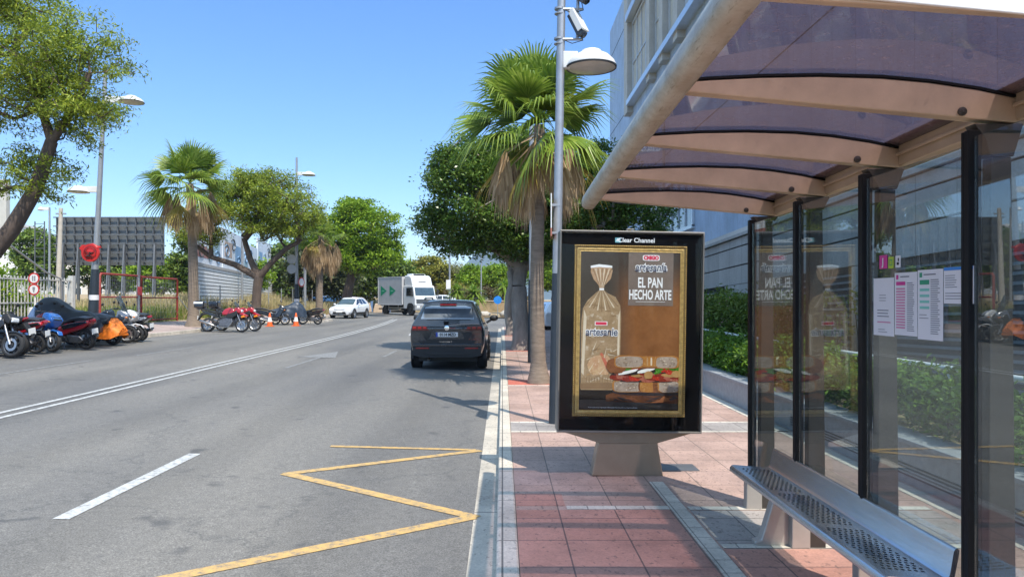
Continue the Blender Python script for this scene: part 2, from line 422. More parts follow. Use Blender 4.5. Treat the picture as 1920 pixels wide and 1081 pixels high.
# ---------------------------------------------------------------- retail building on the right
def bs(y): return .03*(26-max(-10,min(60,y)))      # its courses fall gently along the street
M_stone=None
def stonemat(name,c1,c2):
    m,nt,b=new_mat(name)
    tc=N(nt,'ShaderNodeTexCoord'); sep=N(nt,'ShaderNodeSeparateXYZ'); cmb=N(nt,'ShaderNodeCombineXYZ')
    nt.links.new(tc.outputs['Object'],sep.inputs[0]); nt.links.new(sep.outputs[1],cmb.inputs[0]); nt.links.new(sep.outputs[2],cmb.inputs[1])
    br=N(nt,'ShaderNodeTexBrick'); br.offset=.5; br.inputs['Scale'].default_value=1; br.inputs['Brick Width'].default_value=1.15; br.inputs['Row Height'].default_value=30
    br.inputs['Mortar Size'].default_value=.006; br.inputs['Color1'].default_value=(*c1,1); br.inputs['Color2'].default_value=(*c2,1); br.inputs['Mortar'].default_value=(.13,.14,.15,1)
    nt.links.new(cmb.outputs[0],br.inputs['Vector'])
    n=noise(nt,1.1,7,.75,stretch=(1,1,.5)); g=noise(nt,22,5,.75)
    c=mix(nt,br.outputs[0],ramp(nt,n.outputs[0],[(.3,.74),(.7,1.15)]).outputs[0],1,'MULTIPLY')
    c=mix(nt,c,ramp(nt,g.outputs[0],[(.32,.8),(.68,1.14)]).outputs[0],1,'MULTIPLY')
    nt.links.new(c,b.inputs['Base Color']); b.inputs['Roughness'].default_value=.55
    bump(nt,b,g.outputs[0],.12,.01); return m
M_stone=stonemat('grey_stone_cladding',(.46,.475,.495),(.52,.535,.555))
M_stone2=stonemat('pale_stone_cladding',(.38,.47,.60),(.43,.52,.66))
M_beige=pbr('beige_render',(.50,.47,.42),.8,var=.12,scale=2,bmp=.2)
M_dark=pbr('dark_recess',(.035,.038,.042),.8)
M_louv=pbr('grey_louvre',(.17,.175,.18),.45,metal=.5,var=.25,scale=3)
M_white=pbr('white_coping',(.72,.71,.69),.6,var=.06)
M_blind=pbr('beige_blind',(.50,.46,.38),.7,var=.1,scale=2)
M_winglass=pbr('window_glass',(.10,.14,.18),.06,var=.2,spec=.8)
M_alu=pbr('aluminium_frame',(.62,.65,.68),.35,metal=.6,var=.06)
bld=thing('retail_building','grey stone clad retail building with slatted vents standing behind the hedge','building',(9.5,27,0))
def sh(m):
    for p in m.v: p.z+=bs(p.y)
    return m
def course(x0,x1,y0,y1,z0,z1,m):
    n=max(1,int((y1-y0)/6))
    for i in range(n): m.box(x0,x1,y0+(y1-y0)*i/n,y0+(y1-y0)*(i+1)/n,z0,z1)
# low podium wall: stone courses with dark open joints
PY0,PY1=-8,44
m=MB(); course(7.06,7.5,PY0,PY1,-.6,3.6,m); sh(m).build('wall_core',M_dark,bld,world=True)
m=MB()
for z0,z1 in ((2.05,2.57),(2.61,3.13),(3.17,3.40)): course(7.0,7.055,PY0,PY1,z0,z1,m)
for (y0,y1) in ((-8,1),(6.8,7.4),(14.2,14.9),(20.5,23.4),(34,44)): m.box(6.98,7.055,y0,y1,-.6,2.03)
sh(m).build('stone_wall',M_stone,bld,world=True)
for (y0,y1) in ((1,6.8),(7.4,14.2),(14.9,20.5),(23.4,34)):
    m=MB(); z=-.45
    while z<1.98:
        m.add([(7.03,y0,z),(7.03,y1,z),(7.10,y1,z+.11),(7.10,y0,z+.11),(7.05,y0,z),(7.05,y1,z),(7.13,y1,z+.11),(7.13,y0,z+.11)],[(0,1,2,3),(4,5,6,7),(0,4,5,1),(3,2,6,7)]); z+=.135
    lv=sh(m).build('louvre_panel',M_louv,bld,world=True)
m=MB(); course(6.93,7.6,PY0,PY1,3.43,3.52,m); sh(m).build('string_course',pbr('pale_grey_stone',(.45,.46,.47),.6),bld,world=True)
m=MB(); course(6.98,7.6,PY0,PY1,3.525,3.66,m); sh(m).build('coping',M_white,bld,world=True)
# upper storeys, set back
UX=7.62
m=MB(); m.box(UX,22,6,52.8,3.2,20.6); m.box(UX+.3,22,30,52.7,20.6,21.0); m.build('upper_wall',M_stone2,bld,world=True)
m=MB()
for z in (8.4,13.2,18.6): m.box(UX-.012,UX+.01,6,52.8,z,z+.035)
m.build('cladding_joint',M_dark,bld,world=True)
m=MB()
for y in (31.0,33.9,36.9,43.4):
    m=MB(); m.box(UX-.35,UX,y,y+ (1.2 if y>40 else .8),12.6,20.61); m.build('pier',M_beige,bld,world=True)
for (y0,y1,z0,z1) in ((37.9,43.1,13.4,17.6),(34.9,36.7,13.4,17.6),(31.9,33.7,13.4,17.6),(27.6,30.6,13.4,17.6),(23.5,27.0,13.4,17.6),(29.6,34.6,4.6,6.9),(35.2,40.2,4.6,6.9)):
    m=MB()
    for yy in (y0,y1): m.box(UX-.10,UX+.01,yy-.06,yy+.06,z0,z1)
    for zz in (z0,z1): m.box(UX-.13,UX+.01,y0-.06,y1+.06,zz-.07,zz+.07)
    k=max(2,int((y1-y0)/1.2))
    for i in range(1,k): m.box(UX-.09,UX+.01,y0+(y1-y0)*i/k-.03,y0+(y1-y0)*i/k+.03,z0,z1)
    m.box(UX-.085,UX+.01,y0,y1,z0+(z1-z0)*.45-.02,z0+(z1-z0)*.45+.02)
    f=m.build('window',M_alu,bld,world=True)
    m=MB(); m.box(UX-.03,UX+.01,y0,y1,z0,z1); m.build('pane',M_winglass if z0<10 and y0<30 else M_blind,f,world=True)
m=MB(); m.box(UX-.5,UX,34.6,43.3,17.75,18.15); m.box(UX-.45,UX,8,43.3,12.9,13.2); m.build('ledge',M_alu,bld,world=True)
m=MB(); m.tube([(UX-.15,37,3.8),(UX-.15,34.5,6.2)],.09); m.tube([(UX-.15,34.5,6.2),(UX-.15,34.5,12)],.07); m.build('drain_pipe',M_beige,bld,world=True,smooth=40)
# planter, hedge, ramp rail
M_conc=pbr('grey_granite',(.30,.31,.32),.6,var=.18,scale=14,bmp=.15)
pl=thing('planter_wall','long low grey stone planter wall with grooved face below the hedge','planter',(3.65,15,.1))
m=MB(); m.box(3.56,3.84,-8,40,.1,.445); m.build('wall',M_conc,pl,world=True)
m=MB(); m.box(3.535,3.88,-8,40,.447,.49); m.build('coping',M_conc,pl,world=True,bevel=.008)
m=MB()
for z in (.17,.2,.23,.26): m.box(3.552,3.562,-8,9.2,z,z+.012)
m.build('groove',M_dark,pl,world=True)
m=MB(); m.box(3.84,4.62,-8,40,.1,.42); m.build('soil',M_soil,pl,world=True)
m=MB(); m.box(4.62,4.78,-8,40,.1,.62); m.build('back_wall',M_conc,pl,world=True)
M_rail=pbr('white_painted_steel',(.74,.76,.76),.35,var=.05)
rl=thing('ramp_handrail','white tubular handrail with two bars running along the ramp behind the hedge','handrail',(4.8,14,.5))
m=MB(); m.tube([(4.8,-6,1.0),(4.8,12,.97),(4.8,20.5,.99)],.03); m.build('top_bar',M_rail,rl,world=True,smooth=60)
m=MB(); m.tube([(4.8,12.4,.62),(4.8,20.5,.64)],.025);m.build('lower_bar',M_rail,rl,world=True,smooth=60)
m=MB(); m.tube([(4.8,20.5,.99),(5.3,21.2,1.02),(6.6,21.2,1.05)],.03); m.build('return_bar',M_rail,rl,world=True,smooth=60)
for y in (-4,0,4,8,12.4,16.5,20.5):
    m=MB(); m.tube([(4.8,y,.6),(4.8,y,.98)],.022); m.build('post',M_rail,rl,world=True,smooth=60)
m=MB(); m.box(4.8,7.0,-8,40,.1,.14)
tag(m.build('ramp',pbr('ramp_concrete',(.40,.39,.37),.8,var=.1),smooth=None),kind='structure')

# ---------------------------------------------------------------- bus shelter
M_bronze=pbr('bronze_painted_steel',(.58,.435,.30),.42,metal=.25,var=.14,scale=4,bmp=.06)
M_ribm=M_bronze
def beam_mat():
    m,nt,b=new_mat('weathered_front_beam')
    n=noise(nt,7,7,.75,stretch=(1,1,2.2)); st=noise(nt,30,5,.8,stretch=(2,.25,2)); rs=noise(nt,2.2,4,.6)
    c=ramp(nt,n.outputs[0],[(.3,(.36,.28,.19)),(.5,(.50,.44,.35)),(.7,(.60,.55,.46))]).outputs[0]
    c=mix(nt,c,(.18,.125,.075),ramp(nt,st.outputs[0],[(.57,0),(.7,.75)]).outputs[0])
    c=mix(nt,c,(.30,.21,.13),ramp(nt,rs.outputs[0],[(.5,0),(.7,.5)]).outputs[0])
    nt.links.new(c,b.inputs['Base Color']); b.inputs['Roughness'].default_value=.45; b.inputs['Metallic'].default_value=.2
    return m
M_beam=beam_mat()
M_post=pbr('dark_bronze_post',(.058,.050,.043),.45,metal=.3,var=.12,scale=3)
M_foot=pbr('stainless_foot',(.48,.45,.41),.4,metal=.55,var=.12,scale=4)
M_blk=pbr('black_mullion',(.010,.010,.011),.5,var=.1,spec=.15)
def roofmat():
    m,nt,b=new_mat('purple_polycarbonate'); out=nt.nodes['Material Output']; nt.nodes.remove(b)
    t=N(nt,'ShaderNodeBsdfTransparent'); n=noise(nt,1.5,5,.7)
    r=ramp(nt,n.outputs[0],[(.3,(.36,.29,.34)),(.7,(.43,.345,.39))]); nt.links.new(r.outputs[0],t.inputs[0])
    d=N(nt,'ShaderNodeBsdfDiffuse'); d.inputs[0].default_value=(.40,.31,.33,1)
    tl=N(nt,'ShaderNodeBsdfTranslucent'); tl.inputs[0].default_value=(.26,.19,.27,1)
    ds=N(nt,'ShaderNodeMixShader'); ds.inputs[0].default_value=.12; nt.links.new(d.outputs[0],ds.inputs[1]); nt.links.new(tl.outputs[0],ds.inputs[2])
    sp=noise(nt,26,3,.6); spr=ramp(nt,sp.outputs[0],[(.35,.28),(.68,.42),(.73,.8)])
    m1=N(nt,'ShaderNodeMixShader'); nt.links.new(spr.outputs[0],m1.inputs[0]); nt.links.new(t.outputs[0],m1.inputs[1]); nt.links.new(ds.outputs[0],m1.inputs[2])
    g=N(nt,'ShaderNodeBsdfGlossy'); g.inputs['Roughness'].default_value=.03; f=schlick(nt,.045)
    m2=N(nt,'ShaderNodeMixShader'); nt.links.new(f.outputs[0],m2.inputs[0]); nt.links.new(m1.outputs[0],m2.inputs[1]); nt.links.new(g.outputs[0],m2.inputs[2])
    nt.links.new(m2.outputs[0],out.inputs[0]); return m
M_poly=roofmat()
M_pane=glass('shelter_glass',(.78,.84,.84),ior=1.55,boost=.08,dirt=.05,dirtcol=(.45,.48,.48))
YS=[2.18,3.08,3.98,4.88,5.78]
def rz0(y): return 2.44-.03*(y-3.08)+(.0)        # underside of a rib's rear end
TOP=[(.70,.165),(.85,.176),(1.05,.186),(1.3,.190),(1.55,.183),(1.75,.165),(1.95,.135),(2.15,.092)]
sh_=thing('bus_shelter','bus shelter with curved purple roof on bronze ribs and a wall of glass','bus shelter',(1.95,4,.1))
for y in YS:
    z=rz0(y); m=MB()
    m.prism([(.70,.132),(2.10,0),(2.16,.02)]+TOP[::-1],-.03,.03,XZ(0,y,z))
    if y<2.5: m=MB().prism([(.70,.132),(2.10,.04)]+TOP[::-1],-.02,.02,XZ(0,y,z))
    rb=m.build('rib',M_ribm,sh_,world=True,bevel=.006)
    m=MB(); m.prism([(a,b+.002) for a,b in TOP]+[(a,b+.012) for a,b in TOP[::-1]],-.034,.034,XZ(0,y,z)); m.build('gasket',M_blk,rb,world=True)
    m=MB(); m.lathe([(.018,0),(.018,.008),(.0,.012)],12,Matrix.Translation((1.88,y-.03,z+.045))@Matrix.Rotation(R(90),4,'X')); m.lathe([(.007,0),(.007,.014),(0,.015)],8,Matrix.Translation((1.88,y-.03,z+.045))@Matrix.Rotation(R(90),4,'X'))
    m.build('bolt',M_post,rb,world=True,smooth=40)
# front tube and rear gutter beam
m=MB()
pf=[(.665,.055),(.715,.052),(.733,.062),(.738,.09),(.737,.15),(.71,.178),(.668,.176),(.645,.155),(.634,.12),(.638,.08)]
def sweep(m,prof,y0,y1):
    n=len(prof); vs=[]
    for y in (y0,y1): vs+= [(x,y,rz0(y)+z+.03) for x,z in prof]
    m.add(vs,[list(range(n)),list(range(n,2*n))[::-1]]+[(i,(i+1)%n,n+(i+1)%n,n+i) for i in range(n)])
sweep(m,pf,1.95,5.98); m.build('front_beam',M_beam,sh_,world=True,smooth=50)
m=MB(); sweep(m,[(2.10,-.02),(2.20,-.02),(2.20,.09),(2.10,.09)],2.15,5.92); sweep(m,[(2.085,.03),(2.1,.03),(2.1,.05),(2.085,.05)],2.15,5.9); m.build('rear_beam',M_ribm,sh_,world=True,bevel=.006)
m=MB(); sweep(m,[(2.03,.105),(2.24,.105),(2.26,.125),(2.03,.125)],2.15,5.92); m.build('rear_flashing',M_white,sh_,world=True)
TOPP=[(.715,.182)]+[(a,b+.014) for a,b in TOP]
for i in range(4):
    y0,y1=YS[i]+.002,YS[i+1]-.002; m=MB(); k=len(TOPP)
    for y in (y0,y1):
        for a,b in TOPP: m.v.append(Vector((a,y,rz0(y)+b)))
    for j in range(k-1): m.f.append([j,j+1,k+j+1,k+j])
    m.build('roof_panel',M_poly,sh_,world=True,smooth=60,recalc=False)
m=MB(); m.prism([(.70,.150),(1.0,.122),(1.5,.074),(2.10,.022),(2.16,.035)]+[(a,b+.018) for a,b in TOP[::-1]],.0205,.032,XZ(0,YS[0],rz0(YS[0]))); m.build('end_fascia',pbr('white_painted_fascia',(.78,.76,.72),.45,var=.05),sh_,world=True,bevel=.003)['label']='white fascia on the sunlit near end of the roof'
# columns behind the glass, brackets, black mullions, panes
GX=1.93
for y in YS[1:]:
    z=rz0(y)
    m=MB(); m.add([(1.985,y-.035,.1),(2.105,y-.035,.1),(2.105,y+.035,.1),(1.985,y+.035,.1),(2.0,y-.03,2.3),(2.085,y-.03,2.3),(2.085,y+.03,2.3),(2.0,y+.03,2.3)],[(0,3,2,1),(4,5,6,7),(0,1,5,4),(1,2,6,5),(2,3,7,6),(3,0,4,7)])
    c=m.build('column',M_post,sh_,world=True,bevel=.006)
    m=MB(); m.prism([(1.995,2.302-z),(2.09,2.302-z),(2.13,-.004),(1.93,-.004),(1.97,.03-.09)],-.036,.036,XZ(0,y,z)); m.build('bracket',M_post,c,world=True,bevel=.004)
    m=MB(); m.box(1.88,2.0,y-.045,y+.03,.1,.40); m.build('foot',M_foot,sh_,world=True,bevel=.006)
    m=MB(); m.box(GX-.025,GX+.03,y-.034,y-.004,.40,z-.03); m.box(GX-.02,GX+.03,y+.004,y+.026,.40,z-.03); m.box(GX-.012,GX+.02,y-.01,y+.01,.41,z-.06); m.build('mullion',M_blk,sh_,world=True,bevel=.003)
for (a,b) in ((2.2,3.04),(3.11,3.94),(4.01,4.84),(4.91,5.74)):
    m=MB(); m.box(GX-.004,GX+.004,a,b,.44,rz0(b)-.06); m.build('glass_pane',M_pane,sh_,world=True)
# bench
M_steel=pbr('brushed_stainless',(.60,.62,.65),.24,metal=.92,var=.10,scale=6,bmp=.05,bscale=20,stretch=(8,.6,8))
M_hole=pbr('perforation_shadow',(.02,.021,.022),.7)
bn=thing('bench','perforated stainless steel bench with low upturned back inside the bus shelter','bench',(1.76,4.2,.1))
B0,B1=3.14,5.25
prof=[(1.60,.515),(1.602,.535),(1.612,.549),(1.63,.554),(1.85,.535),(1.872,.540),(1.885,.556),(1.902,.655),(1.908,.667),(1.918,.670),(1.926,.662),(1.926,.652),(1.905,.545),(1.885,.520),(1.85,.508),(1.64,.525),(1.618,.522),(1.612,.505)]
m=MB(); n=len(prof); m.prism(prof,-B1,-B0,Matrix(((1,0,0,0),(0,0,-1,0),(0,1,0,0),(0,0,0,1)))); m.build('seat',M_steel,bn,world=True,smooth=35)
m=MB(); rr=random.Random(3)
nx,ny=7,58
for j in range(ny):
    yy=B0+.10+(B1-B0-.2)*j/(ny-1)
    if 18<=j<=19 or 38<=j<=39: continue
    for i in range(nx):
        x=1.655+.172*i/(nx-1)+(.011 if j%2 else 0); 
        if x>1.838: continue
        z=.554-(x-1.63)*.0864+.0012; r=.0085; b=len(m.v)
        for q in range(8): t=q*math.pi/4; m.v.append(Vector((x+r*math.cos(t),yy+r*math.sin(t),z-.0864*r*math.cos(t))))
        m.f.append(list(range(b,b+8)))
m.build('perforation',M_hole,bn,world=True,recalc=False)['kind']='stuff'
for y in (3.45,4.93):
    m=MB(); m.prism([(1.66,.1),(1.93,.1),(1.93,.50),(1.80,.50),(1.78,.40),(1.70,.14),(1.66,.13)],-.04,.04,XZ(0,y,0)); m.build('leg',M_foot,bn,world=True,bevel=.008)
# notices and stickers on the glass (flat sheets seen face on from the street)
M_paper=pbr('paper',(.72,.71,.72),.5,var=.03); M_mag=pbr('magenta_print',(.62,.03,.26),.5); M_grn=pbr('green_print',(.02,.30,.16),.5); M_blu=pbr('blue_print',(.03,.22,.60),.5)
M_ink=pbr('grey_print',(.22,.22,.24),.6); M_pinkp=pbr('pink_print',(.62,.22,.36),.5); M_ltg=pbr('pale_green_print',(.20,.55,.45),.5); M_lime=pbr('lime_print',(.42,.55,.03),.5)
FX=GX-.006
def notice(name,label,cat,y0,y1,z0,z1,mat=None,group=None):
    t=thing(name,label,cat,(FX,(y0+y1)/2,z0),group=group); m=MB(); m.box(FX-.0015,FX,y0,y1,z0,z1); m.build('sheet',mat or M_paper,t,world=True); return t
def pr(t,name,mat,rects,lift=.0025):
    m=MB()
    for (y0,y1,z0,z1) in rects: m.quad((FX-lift,y0,z0),(FX-lift,y1,z0),(FX-lift,y1,z1),(FX-lift,y0,z1))
    return m.build(name,mat,t,world=True,recalc=False)
TW=Matrix(((0,0,-1,0),(-1,0,0,0),(0,1,0,0),(0,0,0,1)))     # text facing the street (-X), reading toward -Y
def wall_text(s,size,y,z,mat,t,**k): return txt(s,size,Matrix.Translation((-.0035,y-t.location.y,z-t.location.z))@TW,mat,'lettering',t,depth=.0003,**k)
rr=random.Random(11)
def lines(t,mat,ya,yb,za,zb,n,thick=.0035,gap=0,ragged=.35):
    L=[]
    for i in range(n):
        z=zb-(zb-za)*(i+.5)/n; e=yb-(yb-ya)*rr.random()*ragged
        yb2=yb; L.append((yb-(yb-ya)*(1-rr.random()*ragged),yb,z-thick/2,z+thick/2))
    return pr(t,'printed_lines',mat,L)
a=notice('paper_notice','plain white notice with few lines, leftmost sheet on the shelter glass','notice',3.66,3.86,1.535,1.825)
lines(a,M_ink,3.72,3.80,1.705,1.745,3,.003); lines(a,M_ink,3.70,3.82,1.625,1.67,3,.005,ragged=.15); pr(a,'red_line',M_pinkp,[(3.69,3.82,1.60,1.606)]); lines(a,M_ink,3.72,3.81,1.548,1.572,2,.003)
a=notice('timetable_sheet','white bus timetable with a pink column of stops, taped to the shelter glass','timetable',3.455,3.652,1.545,1.846)
pr(a,'pink_heading',M_mag,[(3.555,3.637,1.785,1.803),(3.617,3.637,1.814,1.836)]); lines(a,M_ink,3.48,3.60,1.822,1.83,1,.006)
lines(a,M_pinkp,3.555,3.637,1.575,1.775,15,.0075,ragged=.05); lines(a,M_ink,3.475,3.54,1.565,1.80,24,.004,ragged=.3)
a=notice('timetable_sheet','white bus timetable with a green heading, right of the pink column timetable','timetable',3.252,3.449,1.535,1.852)
pr(a,'green_heading',M_grn,[(3.355,3.432,1.785,1.806),(3.412,3.434,1.818,1.840)]); lines(a,M_ink,3.28,3.40,1.826,1.834,1,.006)
pr(a,'green_stops',M_ltg,[(3.355,3.432,z,z+.012) for z in (1.755,1.728,1.701,1.674)]); lines(a,M_ink,3.27,3.345,1.56,1.81,26,.004,ragged=.3); lines(a,M_ink,3.36,3.435,1.625,1.655,2,.003)
a=notice('blue_headed_notice','small white notice with a blue band on top, right of the timetables','notice',3.04,3.246,1.70,1.856)
pr(a,'blue_band',M_blu,[(3.042,3.244,1.842,1.8555)]); lines(a,M_ink,3.13,3.235,1.765,1.825,6,.003); lines(a,M_ink,3.06,3.11,1.79,1.83,4,.003); lines(a,M_ink,3.07,3.235,1.715,1.75,3,.003); pr(a,'green_mark',M_grn,[(3.055,3.07,1.735,1.758)]); pr(a,'red_mark',M_mag,[(3.075,3.11,1.71,1.717)])
a=notice('pink_sticker','small magenta sticker with a white curved arrow, above the plain white notice','sticker',3.725,3.80,1.872,1.94,M_mag); wall_text('J',.05,3.762,1.905,M_paper,a,bold=.002)
a=notice('lime_sticker','small lime green sticker beside the magenta sticker on the glass','sticker',3.665,3.712,1.871,1.928,M_lime); pr(a,'ring',M_grn,[(3.675,3.702,1.885,1.889),(3.675,3.679,1.889,1.91),(3.698,3.702,1.889,1.91),(3.675,3.702,1.91,1.914)])
a=notice('white_sticker','small white sticker with black marks, right of the lime green sticker','sticker',3.60,3.645,1.872,1.93); pr(a,'black_marks',M_blk,[(3.612,3.632,1.885,1.898),(3.612,3.622,1.903,1.918)])
# ---------------------------------------------------------------- advertising display on the pavement
MUX,MUY=1.146,6.8
mu=thing('advertising_display','free standing black framed advertising display with a bread poster on a metal foot','advert display',(MUX,MUY,.1),R(2.0))
mu.rotation_euler=(0,R(.9),R(2.0))
M_cab=pbr('grey_display_edge',(.20,.185,.165),.4,metal=.5,var=.1); M_base=pbr('bronze_foot',(.36,.285,.21),.38,metal=.55,var=.12,scale=3,bmp=.05)
M_gold=pbr('gold_moulding',(.56,.36,.12),.36,metal=.55,var=.3,scale=30,bmp=.5,bscale=90)
M_goldd=pbr('dark_gold_moulding',(.28,.17,.05),.4,metal=.5,var=.3,scale=40)
H0,H1=.405,2.235; W=.66    # cabinet, local heights above pavement
m=MB(); m.box(-W,W,-.012,.16,H0,H1); m.build('cabinet',M_cab,mu,bevel=.012)
m=MB(); m.box(-W+.02,W-.02,-.017,-.011,H0+.02,H1-.025); m.build('black_border',pbr('black_glass_border',(.004,.004,.005),.35,var=.05,spec=.12),mu)
m=MB(); m.prism([(-.33,0),(.33,0),(.26,.375),(-.26,.375)],-.15,-.02,XZ(0,0,0)); m.build('foot',M_base,mu,bevel=.008)
m=MB(); m.prism([(-.60,.40),(-.26,.30),(.26,.30),(.60,.40)],-.14,-.015,XZ(0,0,0)); m.build('bracket',M_base,mu,bevel=.005)
m=MB(); m.tube([(-.03,.07,H1),(-.03,.07,H1+.025),(.03,.07,H1+.025),(.03,.07,H1)],.008,6); m.build('lifting_eye',M_cab,mu)
TX=Matrix(((1,0,0,0),(0,0,-1,0),(0,1,0,0),(0,0,0,1)))  # text facing -Y
def mt(s,size,x,z,mat,y=-.03,parent=mu,name='lettering',**k): return txt(s,size,Matrix.Translation((x,y,z))@TX,mat,name,parent,**k)
M_wt=pbr('white_print',(.80,.80,.80),.5,var=.02); M_navy=pbr('navy_print',(.05,.06,.11),.5); M_redp=pbr('red_print',(.62,.03,.08),.5)
M_teal=pbr('teal_print',(.16,.42,.48),.5)
mt('Clear Channel',.058,.04,2.152,M_wt,-.018,bold=.0012)
m=MB(); m.quad((-.155,-.0185,2.13),(-.105,-.0185,2.13),(-.105,-.0185,2.175),(-.155,-.0185,2.175)); m.build('emblem',M_teal,mu,recalc=False)
m=MB(); m.quad((-.15,-.0195,2.142),(-.12,-.0195,2.142),(-.105,-.0195,2.168),(-.135,-.0195,2.168)); m.build('emblem_stripe',M_wt,mu,recalc=False)
# poster
def postermat():
    m,nt,b=new_mat('poster_print')
    tc=N(nt,'ShaderNodeTexCoord'); sp=N(nt,'ShaderNodeSeparateXYZ'); nt.links.new(tc.outputs['Object'],sp.inputs[0])
    def rng(o,a,b_):
        r=N(nt,'ShaderNodeMapRange'); r.inputs[1].default_value=a; r.inputs[2].default_value=b_; r.interpolation_type='SMOOTHSTEP'; nt.links.new(sp.outputs[o],r.inputs[0]); return r.outputs[0]
    n=noise(nt,4,6,.7); n2=noise(nt,1.6,3,.6)
    warm=ramp(nt,n.outputs[0],[(.3,(.17,.066,.022)),(.7,(.29,.125,.046))]).outputs[0]
    gr=ramp(nt,n2.outputs[0],[(.3,(.045,.036,.03)),(.7,(.085,.068,.056))]).outputs[0]
    # the printed picture itself fades from dark brown at top and left to orange brown in the middle
    c=mix(nt,gr,warm,rng(0,-.22,.06)); c=mix(nt,c,gr,rng(2,1.55,2.0)); 
    c=mix(nt,(.018,.016,.015),c,rng(2,.80,.86))
    nt.links.new(c,b.inputs['Base Color']); b.inputs['Roughness'].default_value=.6; b.inputs['Specular IOR Level'].default_value=.08; return m
PX0,PX1,PZ0,PZ1=-.465,.445,.61,2.045
ps=MB().box(PX0,PX1,-.022,-.017,PZ0,PZ1).build('poster',postermat(),mu)
def frame(x0,x1,z0,z1,wd,y,d,mat,name,par):
    m=MB()
    o=[(x0,z0),(x1,z0),(x1,z1),(x0,z1)]; i=[(x0+wd,z0+wd),(x1-wd,z0+wd),(x1-wd,z1-wd),(x0+wd,z1-wd)]; md=[((a+c)/2,(b+e)/2) for (a,b),(c,e) in zip(o,i)]
    rings=[(o,y),(o,y-d*.8),([(a*.6+c*.4,b*.6+e*.4) for (a,b),(c,e) in zip(o,i)],y-d),([(a*.3+c*.7,b*.3+e*.7) for (a,b),(c,e) in zip(o,i)],y-d*.55),(i,y-d*.7),(i,y)]
    vs=[(px,yy,pz) for r_,yy in rings for px,pz in r_]; fs=[]
    for k in range(5):
        for j in range(4): fs.append((k*4+j,k*4+(j+1)%4,(k+1)*4+(j+1)%4,(k+1)*4+j))
    m.add(vs,fs); return m.build(name,mat,par)
pf_=frame(-.525,.505,.55,2.105,.034,-.018,.012,M_goldd,'picture_frame',mu)
frame(-.499,.479,.576,2.079,.034,-.018,.010,M_gold,'inner_moulding',pf_)
m=MB()
for k in range(60):
    x=-.515+1.01*k/59; 
    for z in (.558,2.097): m.sphere((x,-.031,z),.0065,6,4)
for k in range(90):
    z=.565+1.525*k/89
    for x in (-.517,.497): m.sphere((x,-.031,z),.0065,6,4)
m.build('beading',M_gold,pf_,smooth=60)
def flat(name,pts,y,mat,par=ps):
    m=MB(); m.add([(x,y,z) for x,z in pts],[list(range(len(pts)))]); return m.build(name,mat,par,recalc=False)
def blob(cx,cz,rx,rz,k=14,j=.12,seed=0,p=2.6):
    r=random.Random(seed); o=[]
    for i in range(k):
        t=2*math.pi*i/k; f=1+(r.random()-.5)*j
        c,s_=math.cos(t),math.sin(t)
        o.append((cx+rx*f*math.copysign(abs(c)**(2/p),c),cz+rz*f*math.copysign(abs(s_)**(2/p),s_)))
    return o
def breadmat(name,c1,c2,sc,vein=None):
    m,nt,b=new_mat(name); n=noise(nt,sc,7,.75); c=ramp(nt,n.outputs[0],[(.3,c1),(.68,c2)]).outputs[0]
    v_=noise(nt,sc*2.6,3,.5); c=mix(nt,c,vein or c2,ramp(nt,v_.outputs[0],[(.60,0),(.70,.5)]).outputs[0])
    nt.links.new(c,b.inputs['Base Color']); b.inputs['Roughness'].default_value=.6; b.inputs['Specular IOR Level'].default_value=.08; return m
M_bag=breadmat('bread_bag_print',(.24,.155,.08),(.42,.30,.18),9,(.66,.58,.46)); M_knot=breadmat('bag_neck_print',(.33,.19,.10),(.52,.35,.22),14,(.7,.62,.55))
M_cr1=pbr('cream_print',(.62,.52,.38),.5); M_cr2=pbr('tan_print',(.42,.24,.10),.5); M_cr3=pbr('brown_print',(.22,.13,.06),.5)
bag=flat('bread_bag',[(-.45,.79),(-.10,.79),(-.095,.95),(-.09,1.45),(-.10,1.56),(-.145,1.635),(-.22,1.67),(-.255,1.70),(-.29,1.70),(-.325,1.67),(-.40,1.60),(-.44,1.53),(-.455,1.40)],-.0232,M_bag)
flat('bag_neck',[(-.29,1.70),(-.255,1.70),(-.245,1.74),(-.19,1.80),(-.175,1.87),(-.185,1.905),(-.37,1.905),(-.375,1.86),(-.345,1.79),(-.30,1.74)],-.0236,M_knot)
flat('bag_hem',[(-.375,1.895),(-.30,1.905),(-.24,1.90),(-.178,1.90),(-.18,1.918),(-.24,1.925),(-.30,1.93),(-.375,1.915)],-.0240,M_wt)
flat('bag_tie',[(-.292,1.695),(-.252,1.695),(-.25,1.713),(-.294,1.713)],-.0242,M_wt)
flat('bag_window',blob(-.27,1.02,.11,.10,12,.3,4),-.0238,breadmat('wheat_print',(.45,.22,.12),(.58,.42,.24),22,(.75,.6,.5)))
rq=random.Random(5)
for k in range(26):
    x=-.40+.26*rq.random(); z=.86+.30*rq.random(); a=rq.random()*2-.2; L_=.05+.06*rq.random(); dx,dz=math.cos(a)*L_,math.sin(a)*L_; n_x,n_z=-dz*.05,dx*.05
    flat('wheat_print',[(x-n_x,z-n_z),(x+dx,z+dz),(x+n_x,z+n_z)],-.0243,(M_cr1,M_cr2,M_cr3)[k%3])
for k in range(13):
    x=-.40+.024*k; flat('bag_lettering_bar',[(x,.86),(x+.006,.86),(x+.006,.905),(x,.905)],-.0245,M_cr3)
